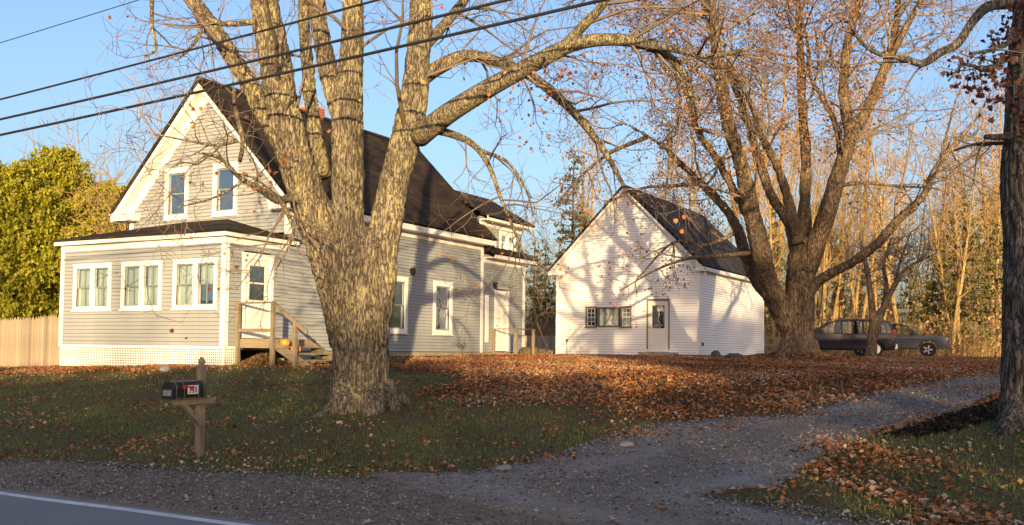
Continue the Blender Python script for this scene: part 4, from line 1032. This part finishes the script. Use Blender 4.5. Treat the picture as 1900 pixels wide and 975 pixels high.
for s in lm2:
    q, r = px_path(s, UY); MB().tube(q, r, 7).build('limb', M['bark2'], U, True); sprout(q, r, 1, rg, out, tips, (2.2, 2.6), (1.2, .55), .007, .1, -.02, 30)
twigs_mesh(out).build('twigs', M['twig'], U, True, kind='stuff')
tp = np.array([t[:] for t in tips]); px_, py_ = proj(tp)
dl = np.where((px_ > 1080) & (px_ < 1640) & (py_ < 600), .24, .08)
cl = tp[nr.random(len(tp)) < dl]; cl = np.repeat(cl, 7, 0) + nr.normal(0, .17, (len(cl)*7, 3)) - [0, 0, .06]
link('dead_leaves', leaf_cloud('dead_leaves', cl, nr.uniform(.05, .10, len(cl)), HEX, M['dryleaf']), U, kind='stuff')

# ---- the dark trunk at the right edge
VY = 12.2
Vt = link('edge_tree', None, loc=(0, 0, 0), label='dark rough trunk with russet leaves at the right frame edge', cat='tree')
st3 = [[(1912, 850, 150, 0), (1912, 800, 122, 0), (1914, 720, 104, 0), (1916, 600, 102, 0), (1918, 450, 108, 0), (1920, 340, 118, 0), (1918, 250, 104, 0), (1922, 120, 96, 0), (1926, 0, 90, 0), (1930, -200, 76, 0), (1940, -500, 40, 0)]]
tb3 = [px_path(s, VY) for s in st3] + [px_path([(1890, 760, 50, -.2), (1868, 800, 34, -.4), (1850, 818, 14, -.5)], VY)]
fused(tb3, .026, .030, 9, (9, 9, 2.0), M['bark3'], 'trunk', Vt, .02)
lm3 = [[(1930, -20, 34, 0), (1885, 4, 24, -.3), (1835, 12, 20, -.5), (1805, 40, 17, -.6), (1778, 80, 16, -.7), (1745, 98, 15, -.8), (1712, 118, 14, -.9), (1680, 110, 11, -1.0), (1640, 104, 9, -1.1), (1605, 85, 7, -1.2), (1580, 55, 5, -1.3)],
       [(1880, 253, 14, 0), (1850, 255, 12, -.2), (1828, 254, 9, -.3)], [(1875, 266, 8, .1), (1810, 268, 6, .2), (1770, 280, 4, .3)], [(1910, 120, 16, 0), (1870, 110, 12, -.3), (1830, 130, 9, -.6), (1790, 120, 6, -.9), (1760, 150, 4, -1.1)], [(1905, 60, 12, 0), (1850, 90, 9, -.6), (1800, 100, 6, -1.0)]]
rg = random.Random(8); out = []; tips = []
tq, tr_ = tb3[0]
def up_at(z): return min(tq, key=lambda v: abs(v.z-z))
for z0, dx, dy, dz, r0 in ((5.9, -2.6, -.8, 3.6, .13), (6.3, -1.4, 1.0, 5.0, .16), (6.6, 1.6, -.6, 4.6, .15), (6.9, 3.2, .8, 3.8, .13), (7.3, -3.6, .5, 4.4, .12), (7.6, .6, -1.5, 5.2, .14), (8.0, 2.4, 1.4, 4.6, .11), (6.2, -4.4, .2, 2.4, .10), (7.0, 4.6, -.4, 2.8, .10)):
    p = up_at(z0).copy(); e_ = p + Vector((dx, dy, dz)); q = smooth_path([p, p.lerp(e_, .35)+Vector((dx*.12, 0, -.25)), p.lerp(e_, .7), e_], 4); r = [r0*(1-.8*i/(len(q)-1)) for i in range(len(q))]
    MB().tube(q, r, 8).build('limb', M['bark3'], Vt, True); sprout(q, r, 0, rg, out, tips, (1.8, 2.2, 2.4), (1.8, .9, .45), .006, .2, .04, 18, ratio=.45)
for s in lm3:
    q, r = px_path(s, VY); MB().tube(q, r, 8).build('limb', M['bark3'], Vt, True); sprout(q, r, 1, rg, out, tips, (2.6, 3.0), (.7, .35), .003, .2, -.01, 26)
q, r = tb3[0]; h = len(q)*3//4; sprout(q[h:], r[h:], 0, rg, out, tips, (1.2, 2.2, 2.6), (2.0, .9, .45), .004, 0, .02, 16, ratio=.3)
twigs_mesh(out).build('twigs', M['twig'], Vt, True, kind='stuff')
cl = np.concatenate([np.array(at(x, y, VY+dy)) + nr.normal(0, s_, (n_, 3)) for x, y, dy, s_, n_ in ((1845, 130, -.4, .13, 90), (1805, 150, -.7, .10, 40), (1865, 80, -.2, .12, 60), (1775, 125, -.9, .08, 20), (1880, 180, -.3, .12, 60), (1835, 185, -.5, .07, 18), (1885, 40, -.4, .12, 40), (1895, 230, -.5, .07, 25))])
link('dead_leaves', leaf_cloud('dead_leaves', cl, nr.uniform(.05, .09, len(cl)), STAR, M['darkleaf']), Vt, kind='stuff')

# ---- small crooked tree before the vehicles
SY = 46.0
S_ = link('apple_tree', None, loc=(0, 0, 0), label='small crooked bare tree in front of the parked vehicles', cat='tree')
st4 = [[(1614, 668, 24, 0), (1618, 640, 20, 0), (1622, 610, 20, 0), (1632, 590, 18, 0)], [(1622, 615, 16, 0), (1618, 570, 13, .2), (1612, 520, 11, .4), (1604, 480, 9, .6), (1595, 430, 6, .8)], [(1630, 592, 16, 0), (1645, 560, 12, -.2), (1660, 530, 10, -.5), (1680, 500, 8, -.8), (1715, 480, 5, -1)], [(1640, 570, 11, 0), (1645, 530, 9, .4), (1640, 490, 7, .8), (1655, 440, 5, 1)], [(1660, 530, 8, -.5), (1672, 480, 6, .1), (1690, 430, 4, .6)]]
tb4 = [px_path(s, SY) for s in st4]
fused(tb4, .05, .02, 12, (6, 6, 2), M['bark2'], 'trunk', S_)
rg = random.Random(12); out = []; tips = []
for q, r in tb4[1:]: sprout(q, r, 0, rg, out, tips, (3.2, 2.6, 2.2), (1.9, 1.0, .5), .011, .3, .0, 14, (30, 80))
twigs_mesh(out).build('twigs', M['twig'], S_, True, kind='stuff')

# ---- background woods: prototypes copied as individuals
def bare_proto(seed, H, r0, spread, fork=False):
    rg = random.Random(seed); out = []; tips = []
    q = wobble(Vector((0, 0, -.2)), Vector((rg.gauss(0, .04), rg.gauss(0, .04), 1)), H, r0, .05, .045, 11, rg)
    r = [r0*(1-.9*(k/11)**.9)+.012 for k in range(12)]
    tr = MB().tube(q, r, 8)
    sprout(q, r, 0, rg, out, tips, (1.5, 1.7, 1.6), (spread, spread*.5, spread*.27), .014, .28, .10, 26, (25, 60), .45)
    tw = twigs_mesh(out, (4, 3, 3, 3, 3))
    return tr.mesh('trunk', M['palebark'], True), tw.mesh('crown', M['paletwig'], True)
protos = [bare_proto(21, 19, .19, 2.6), bare_proto(22, 22, .22, 2.8), bare_proto(23, 16, .15, 2.2), bare_proto(24, 20, .17, 3.0), bare_proto(25, 13, .12, 2.0)]
def put_bare(k, x, y, sc, label, group, name='bare_tree'):
    o = link(name, None, loc=(x, y, gz1(x, y)-.1), rotz=rng.uniform(0, 6.3), label=label, cat='tree', group=group); o.scale = (sc, sc, sc*rng.uniform(.9, 1.12))
    link('trunk', protos[k][0], o); link('crown', protos[k][1], o, kind='stuff'); return o
protos.append(bare_proto(41, 9.5, .13, 4.2))
spots = []
for i in range(85):
    Y = rng.uniform(66, 112); px = rng.uniform(1405, 1885); spots.append((px, Y))
for i in range(14): spots.append((rng.uniform(985, 1400), rng.uniform(72, 110)))
for px, Y in spots:
    p = at(px, 640, Y); put_bare(rng.randrange(5), p.x, p.y, rng.uniform(.85, 1.2), 'slender bare tree in the sunlit woods ' + ('behind the garage' if px < 1400 else 'behind the big spreading tree' if px < 1510 else 'behind the parked vehicles' if px < 1760 else 'right of the pickup truck'), 'bare trees of the background woods')
for px, Y, k, sc, lb in ((300, 47, 5, 1.15, 'bare spreading tree rising behind the house gable'), (175, 47, 5, .95, 'bare tree standing behind the evergreens left of the house'), (430, 52, 5, 1.3, 'bare tree behind the house roof between the maple stems')):
    p = at(px, 640, Y); o = put_bare(k, p.x, p.y, sc, lb, None)
M['needle'] = tone_mat('pine_needles', [(0, (.045, .055, .016)), (.6, (.12, .115, .03)), (1, (.22, .17, .05))], .7, .2)
M['cedar'] = tone_mat('cedar_sprays', [(0, (.07, .095, .010)), (.5, (.27, .27, .022)), (1, (.48, .42, .04))], .7, .35)
def pine_proto(seed, H, wd, n, low=.12):
    rg = random.Random(seed); mb = MB(); mb.tube([(0, 0, -.2), (.05, 0, H*.5), (0, .05, H)], [.2, .12, .02], 7)
    C = []; br = MB(); z = H*low
    while z < H*.98:
        ln = wd*(1-(z/H))**.8*rg.uniform(.6, 1.15)+.2
        for k in range(rg.randint(3, 5)):
            a = rg.uniform(0, 6.28); d = Vector((math.cos(a), math.sin(a), rg.uniform(-.15, .25))); q = [Vector((0, 0, z)), Vector((0, 0, z))+d*ln*.6, Vector((0, 0, z))+d*ln+Vector((0, 0, -.08*ln))]
            br.tube(q, [.035, .02, .008], 3, False)
            m_ = int(n*ln)
            for _ in range(m_):
                t = rg.uniform(.25, 1.05); C.append((q[0].lerp(q[2], t)+Vector((rg.gauss(0, .16), rg.gauss(0, .16), rg.gauss(0, .10))))[:])
        z += rg.uniform(.25, .55)
    C = np.array(C); return mb.mesh('trunk', M['bark2'], True), br.mesh('branches', M['twig']), leaf_cloud('crown', C, nr.uniform(.18, .36, len(C)), HEX*np.array([.6, 1, 1]), M['needle'])
pines = [pine_proto(31, 14, 2.6, 13), pine_proto(32, 11, 2.2, 13), pine_proto(33, 9, 1.9, 40, .02)]
def put_pine(k, x, y, sc, label, group, name='pine_tree'):
    o = link(name, None, loc=(x, y, gz1(x, y)-.1), rotz=rng.uniform(0, 6.3), label=label, cat='tree', group=group); o.scale = (sc, sc, sc)
    link('trunk', pines[k][0], o); link('branches', pines[k][1], o, kind='stuff'); link('crown', pines[k][2], o, kind='stuff'); return o
for px, Y, k, sc in ((1062, 62, 0, .95), (1010, 66, 1, .7), (990, 72, 1, .75), (1085, 78, 0, .8), (1440, 70, 1, 1.0), (1560, 88, 0, .8), (1790, 75, 0, 1.0), (1830, 82, 0, 1.0), (1850, 70, 1, .9), (1745, 92, 0, 1.0), (1690, 86, 1, .9), (1770, 84, 0, .9), (1600, 95, 0, .75), (1730, 78, 2, .7), (1845, 90, 0, 1.1), (1470, 84, 2, .8), (1810, 68, 1, .8), (1640, 100, 0, .8), (1400, 72, 1, .9)):
    p = at(px, 640, Y); put_pine(k, p.x, p.y, sc, 'evergreen pine among the bare woods behind the yard', 'pines of the background woods')
# evergreens and bare trees across the road, behind the photographer; they shade the foreground
hgt = lambda x: float(np.interp(x, [-30, 4.4, 7.8, 9.9, 11.0, 13, 15, 17, 19, 22, 24, 30, 36], [9.5, 9.5, 8.2, 10.4, 13.8, 13.6, 15.2, 13.4, 13.6, 17.5, 18.5, 18.5, 16]))
x = -30.0
while x < 38:
    y = -45 + rng.uniform(-2, 2); sc = (hgt(x)*rng.uniform(.97, 1.08) - gz1(x, y))/9
    o = put_pine(2, x, y, sc, 'dense evergreen in the row across the road', 'evergreens across the road', 'spruce_tree')
    wd_ = 1.9/sc*.75 if x < 9 else 1.3; o.scale.x *= wd_; o.scale.y *= wd_
    if x < 4.4:
        y2 = y - 8; o = put_pine(2, x+1.2, y2, (hgt(x)*.99+.9-gz1(x+1.2, y2))/9, 'dense evergreen in the row across the road', 'evergreens across the road', 'spruce_tree'); o.scale.x *= wd_; o.scale.y *= wd_
    x += rng.uniform(1.3, 2.0) * (1.25 if 12.5 < x < 20 else 1)
for x, y, k, sc in ((-9, -60, 3, .8), (-3, -64, 0, .8), (2, -58, 1, .75), (6, -62, 3, .8), (-14, -60, 1, .7), (12, -58, 0, .8)):
    put_bare(k, x, y, sc, 'bare tree on the bank across the road', 'bare trees across the road')
# arborvitae screen at left behind the fence
KITE = np.array([(0, 0, 0), (.40, .5, .10), (0, 1, 0), (-.40, .5, .10)])
def cedar_proto(seed, H, wd, nc, per):
    rg = np.random.default_rng(seed); C = []; T_ = []
    for k in range(nc):
        t = rg.random()**.85; a = rg.uniform(0, 6.28); lob = 1+.22*math.sin(a*3+t*7+seed)+.16*math.sin(a*5-t*13)
        rr = wd*math.sqrt(max(0, 1-t**2.0))*(.7+.3*min(1, t*5+.2))*lob*rg.uniform(.5, 1.22)
        c0 = np.array([rr*math.cos(a), rr*math.sin(a), H*(.02+.96*t)]); o_ = np.array([math.cos(a), math.sin(a), .9])
        n = int(per*rg.uniform(.5, 1.3)); u_ = rg.random(n)
        C.append(c0 + o_*(u_*.75-.35)[:, None] + rg.normal(0, 1, (n, 3))*(.05+.20*(1-u_))[:, None]*np.array([1, 1, .8])); T_.append(np.clip(rg.normal(.35+.25*rg.random(), .15, n)+.15*u_, 0, 1))
    C = np.concatenate(C); return leaf_cloud('crown', C, rg.uniform(.07, .17, len(C)), KITE*np.array([.75, 1.2, 1]), M['cedar'], None, np.concatenate(T_))
cds = [cedar_proto(1, 8.4, 1.9, 430, 130), cedar_proto(2, 7.4, 1.85, 400, 130)]
for px, Y, k, sc, lb in ((95, 39, 0, 1.0, 'tallest arborvitae in the evergreen screen behind the fence'), (10, 38, 1, 1.02, 'arborvitae at the left frame edge behind the fence'), (172, 40, 1, .98, 'arborvitae of the screen nearest to the house'), (45, 42, 0, .88, 'arborvitae set back between two taller ones by the fence'), (-70, 38, 0, .95, 'arborvitae just past the left frame edge')):
    p = at(px, 640, Y); o = link('arborvitae', None, loc=(p.x, p.y, gz1(p.x, p.y)-.1), rotz=rng.uniform(0, 6), label=lb, cat='tree', group='arborvitae screen behind the fence'); o.scale = (sc, sc, sc)
    link('crown', cds[k], o, kind='stuff'); MB().tube([(0, 0, -.2), (0, 0, 4), (0, 0, 7)], [.16, .10, .03], 7).build('trunk', M['bark2'], o)
# pale arching shrub by the house corner
sh = link('arching_shrub', None, loc=(0, 0, 0), label='pale bare arching shrub between evergreens and house', cat='shrub')
rg = random.Random(19); out = []; tips = []; b0 = at(232, 640, 34.5); b0.z = gz1(b0.x, b0.y)
for k in range(16):
    e = at(rg.uniform(110, 225), rg.uniform(295, 430), 33.5+rg.uniform(-1, 2)); m_ = b0.lerp(e, .55)+Vector((.3, 0, 1.3+rg.random()))
    q = smooth_path([b0+Vector((rg.gauss(0, .15), rg.gauss(0, .15), 0)), b0.lerp(m_, .6)+Vector((.1, 0, .3)), m_, e], 4); r = [.035*(1-.8*i/len(q)) for i in range(len(q))]
    out.append((q, r, 0)); sprout(q, r, 1, rg, out, tips, (1.6, 1.6), (.9, .45), .008, .4, -.03, 12)
twigs_mesh(out).build('stems', M['paletwig'], sh, True, kind='stuff')
# brush along the edge of the woods
mb = MB(); rg = random.Random(33)
for k in range(1500):
    Y = rg.uniform(60, 84); px = rg.choice((rg.uniform(1395, 1890), rg.uniform(1395, 1890), rg.uniform(975, 1050)))
    p = at(px, 650, Y); p.z = gz1(p.x, p.y)-.05; q = wobble(p, Vector((rg.gauss(0, .35), rg.gauss(0, .35), 1)), rg.uniform(.8, 3.4), .02, -.02, .14, 4, rg)
    mb.tube(q, [.022, .018, .014, .010, .006], 3, False)
    for _ in range(2):
        i = rg.randint(1, 3); mb.tube(wobble(q[i], Vector((rg.gauss(0, 1), rg.gauss(0, 1), .6)), rg.uniform(.4, 1.2), .01, 0, .2, 2, rg), [.012, .009, .005], 3, False)
mb.build('underbrush', M['paletwig'], None, False, label='dense tan brush along the edge of the woods', cat='brush', kind='stuff')
C = []
for k in range(4500):
    Y = rg.uniform(62, 90); px = rg.uniform(1395, 1890) if k % 5 else rg.uniform(975, 1050); p = at(px, 650, Y); C.append((p.x, p.y, gz1(p.x, p.y)+abs(rg.gauss(0, 2.0))))
link('brush_leaves', leaf_cloud('brush_leaves', np.array(C), nr.uniform(.12, .30, len(C)), HEX, M['tanleaf']), None, kind='stuff', label='dry tan leaves still hanging in the brush', cat='leaves')
# ------------------------------------------------------------ grass, litter, pebbles
def inpoly(px, py, poly):
    r = np.zeros(len(px), bool); n = len(poly)
    for i in range(n):
        (x0, y0), (x1, y1) = poly[i], poly[(i+1) % n]
        c = ((y0 > py) != (y1 > py)) & (px < (x1-x0)*(py-y0)/(y1-y0+1e-9)+x0); r ^= c
    return r
def wpoly(pp): return [G(*p) for p in pp]
yard = wpoly([(735, 672), (735, 690), (850, 694), (800, 733), (960, 748), (1130, 768), (1200, 787), (1330, 780), (1490, 764), (1600, 737), (1720, 714), (1850, 699)]) + [(22, 36), (26, 46), (7.7, 39.6), (1.8, 42), (-.6, 37.6)]
bed = [L2W((x, y, 0)).xy[:] for x, y in ((-W-1.6, -.3), (-W-.5, -1.5), (-3, -1.1), (-1.2, -1.35), (.3, -.7), (.3, -.05), (-W-.1, -.05), (-W-.3, .6))]
rstrip = wpoly([(1520, 842), (1560, 828), (1625, 842), (1660, 875), (1700, 905), (1800, 930), (1895, 972), (1900, 1010), (1700, 1010), (1620, 930), (1560, 880)])
rline = wpoly([(1560, 800), (1640, 778), (1720, 750), (1800, 718), (1868, 692), (1868, 732), (1760, 782), (1690, 800), (1600, 815)])
dmid = wpoly([(1190, 812), (1300, 796), (1400, 782), (1520, 764), (1530, 772), (1420, 790), (1320, 805), (1230, 818)])
steps_ = [L2W((x, y, 0)).xy[:] for x, y in ((1.2, .3), (4.2, .3), (5, 3), (.1, 3.2), (.1, 1.9))]
drive_poly = [tuple(p) for p in Lc] + [tuple(p) for p in Rc[::-1]]
def field(n, x0, x1, y0, y1):
    x = nr.uniform(x0, x1, n); y = nr.uniform(y0, y1, n); return x, y
foot_house = [L2W((x, y, 0)).xy[:] for x, y in ((-W, 0), (0, 0), (0, YL), (-W, YL))]
foot_gar = [(GP + Matrix.Rotation(YAW, 3, 'Z') @ Vector((x, y, 0))).xy[:] for x, y in ((-GW, 0), (0, 0), (0, GL), (-GW, GL))]
def clumpy(x, y): return .5+.5*np.sin(x*1.9+1.2*np.sin(y*1.3))*np.sin(y*2.3+1.7*np.sin(x*.9))
x, y = field(2000000, -17, 27, 6.5, 47)
s = D2.x*x+D2.y*y
indrive = inpoly(x, y, drive_poly); inhouse = inpoly(x, y, foot_house) | inpoly(x, y, foot_gar)
sh_e = np.array([np.interp(u, gu, gs) for u in (E1.x*x+E1.y*y)])
lawn = (s > sh_e) & ~indrive & ~inhouse & ~((E1.x*x+E1.y*y > 3) & (s < 8.0))
cl_ = clumpy(x, y)
den = np.where(lawn, .045*(.2+cl_)**2.6+.004, 0)
den = np.where(lawn & (s < sh_e+1.0), den+.06*cl_, den)
for pg, dv in ((yard, .42), (bed, .60), (rstrip, .75), (rline, .55), (dmid, .42), (steps_, .35)):
    jx = .35*np.sin(x*2.1+y*1.3)+nr.normal(0, .22, len(x)); jy = .35*np.sin(y*1.9-x*1.1)+nr.normal(0, .30, len(x))
    i_ = inpoly(x+jx, y+jy, pg); den = np.where(i_ & ~inhouse, dv*(.7+.4*cl_), den)
den = np.where(indrive & ~inpoly(x, y, dmid), .006, den)
den = np.where((s < sh_e) & (s > 6.9) & ~indrive, .004, den)
idx = np.where(indrive)[0]; edge_d = np.full(len(x), 9.0); EP = np.array([p[:2] for p in Lc] + [p[:2] for p in Rc]); EP = EP[EP[:, 1] < 30]
for j in range(0, len(idx), 20000):
    q = idx[j:j+20000]; edge_d[q] = np.sqrt(((x[q, None]-EP[None, :, 0])**2 + (y[q, None]-EP[None, :, 1])**2).min(1))
den = np.where(indrive & (y > 11.5), np.maximum(den, .42*np.exp(-(edge_d/.55)**2)*cl_**1.5), den)
far_up = indrive & (y > 17.5); den = np.where(far_up, np.clip((y-17.5)/6, 0, 1)*(.22*cl_+.14), den)
k = nr.random(len(x)) < den; x, y = x[k], y[k]
dist = np.hypot(x, y); z = gz(x, y)+.012+.02*nr.random(len(x))
tone = np.clip(nr.normal(.48, .24, len(x))+.22*np.sin(x*1.1+2*np.sin(y*.5))*np.sin(y*.8+x*.3), 0, 1)
order = np.argsort(dist); near = order[:280]; rest = order[280:]
M['litter'] = tone_mat('fallen_leaf', [(0, (.07, .035, .022)), (.25, (.23, .092, .038)), (.5, (.42, .165, .058)), (.75, (.40, .23, .115)), (1, (.52, .42, .30))], .8, .12)
link('fallen_leaves', leaf_cloud('fallen_leaves', np.stack([x, y, z], 1)[rest], nr.uniform(.025, .075, len(rest)), KITE*np.array([1.15, 1, 2.2]), M['litter'], .45, tone[rest]), kind='stuff', label='carpet of fallen orange and brown leaves over the yard', cat='leaves')
lm = [leaf_cloud('leaf', np.zeros((1, 3)), [.085], STAR, M['litter'], .25, np.array([t])) for t in (.1, .25, .4, .5, .6, .75, .9, 1)]
for i in near:
    o = link('leaf', rng.choice(lm), ground, loc=(x[i], y[i], z[i]+.012), rotz=rng.uniform(0, 6.3)); sc = rng.uniform(.6, 1.1); o.scale = (sc, sc, sc)
# grass blades
x, y = field(460000, -15, 12.5, 6.5, 27)
s = D2.x*x+D2.y*y; u = E1.x*x+E1.y*y; sh_e = np.interp(u, gu, gs)
ok = (s > sh_e-.1+.25*nr.random(len(x))**2) & ~inpoly(x, y, drive_poly) & ~inpoly(x, y, foot_house) & ~inpoly(x, y, bed)
ok &= ~((u > 2.5) & (s < 8.6) & (nr.random(len(x)) < .75)) & (nr.random(len(x)) < np.clip(1.25-.035*y, .25, 1))
ok &= ~(inpoly(x, y, yard) & (nr.random(len(x)) < .88))
pxx, pyy = proj(np.stack([x, y, gz(x, y)], 1)); ok &= (pxx > -80) & (pxx < 1980) & (pyy < 1020)
ok &= nr.random(len(x)) < (.35+.65*clumpy(x*.7+3, y*.7))
x, y = x[ok], y[ok]; n = len(x)
h = nr.uniform(.02, .055, n)*(.7+.6*clumpy(x*1.3, y*1.1)); a = nr.uniform(0, 6.28, n); wd = nr.uniform(.004, .009, n); ln = nr.normal(0, .45, n)
b = np.stack([x, y, gz(x, y)-.005], 1); dx = np.stack([np.cos(a), np.sin(a), 0*a], 1); dn = np.stack([-np.sin(a), np.cos(a), 0*a], 1)
v0 = b-dx*wd[:, None]; v1 = b+dx*wd[:, None]; v2 = b+dn*(ln*h)[:, None]+np.array([0, 0, 1])*h[:, None]
M['grass'] = tone_mat('grass_blades', [(0, (.055, .09, .02)), (.5, (.14, .20, .045)), (.85, (.24, .25, .075)), (1, (.38, .31, .14))], .8, .2)
gt_ = np.clip(nr.normal(.42, .2, n)+.35*(clumpy(x*.8+5, y*.6)-.5), 0, 1)
link('grass', np_mesh('grass', np.stack([v0, v1, v2], 1).reshape(-1, 3), 3, M['grass'], gt_), kind='stuff', label='short green grass of the front lawn', cat='grass')
# pebbles on the drive and shoulder
x, y = field(420000, -12, 14, 6.4, 24); s = D2.x*x+D2.y*y; u = E1.x*x+E1.y*y; sh_e = np.interp(u, gu, gs)
ok = (inpoly(x, y, drive_poly) | ((s > 6.75) & (s < sh_e+.1))) & (s > 6.75); pxx, pyy = proj(np.stack([x, y, gz(x, y)], 1)); ok &= (pxx > -50) & (pxx < 1950) & (nr.random(len(x)) < 1.0*(.2+.8*clumpy(x*.8, y*.9+2)))
x, y = x[ok], y[ok]; n = len(x)
OC = np.array([(1, 0, 0), (0, 1, 0), (-1, 0, 0), (0, -1, 0), (0, 0, .7)]); sz = nr.uniform(.006, .017, n)*np.where(nr.random(n) < .06, 1.8, 1)
Rm = rot_rand(n, .3); Vp = np.einsum('nij,kj->nki', Rm, OC)*sz[:, None, None]*nr.uniform(.6, 1.3, (n, 1, 3)) + np.stack([x, y, gz(x, y)+.022], 1)[:, None, :]
tri = np.array([(0, 1, 4), (1, 2, 4), (2, 3, 4), (3, 0, 4)])
M['pebble'] = tone_mat('pebbles', [(0, (.05, .045, .04)), (.7, (.19, .18, .165)), (1, (.36, .35, .33))], .85)
tn = nr.random(n)
link('pebbles', np_mesh('pebbles', Vp[:, tri.ravel()].reshape(-1, 3), 3, M['pebble'], np.repeat(tn, 4)), kind='stuff', label='loose grey pebbles on the drive and shoulder', cat='gravel')
# dark bark mulch round the tree at the right edge, heap of straw under the landing
mp_ = wpoly([(1640, 812), (1700, 795), (1790, 765), (1866, 742), (1872, 775), (1790, 800), (1700, 815)])
x, y = field(60000, 3, 10, 9, 18); k = inpoly(x, y, mp_); x, y = x[k], y[k]
M['mulch'] = tone_mat('dark_mulch', [(0, (.010, .007, .006)), (.7, (.030, .020, .015)), (1, (.07, .045, .03))], .9)
link('mulch', leaf_cloud('mulch', np.stack([x, y, gz(x, y)+.02+.03*nr.random(len(x))], 1), nr.uniform(.04, .09, len(x)), HEX*np.array([.6, 1, 1]), M['mulch'], .5), kind='stuff', label='dark bark mulch spread beside the right edge tree', cat='mulch')
n = 2600; lx = nr.uniform(.12, 1.25, n); ly = .75+nr.normal(0, .28, n); top = .30*np.exp(-((lx-.7)/.5)**2)*np.exp(-((ly-.75)/.45)**2)
Pw = np.array([L2W((a_, b_, 0))[:] for a_, b_ in zip(lx, ly)]); Pw[:, 2] = gz(Pw[:, 0], Pw[:, 1])+top*nr.random(n)**.4+.01
link('straw_heap', leaf_cloud('straw_heap', Pw, nr.uniform(.10, .22, n), HEX*np.array([.22, 1, 1]), M['tanleaf'], .5), kind='stuff', label='heap of yellow straw under the porch landing', cat='straw')
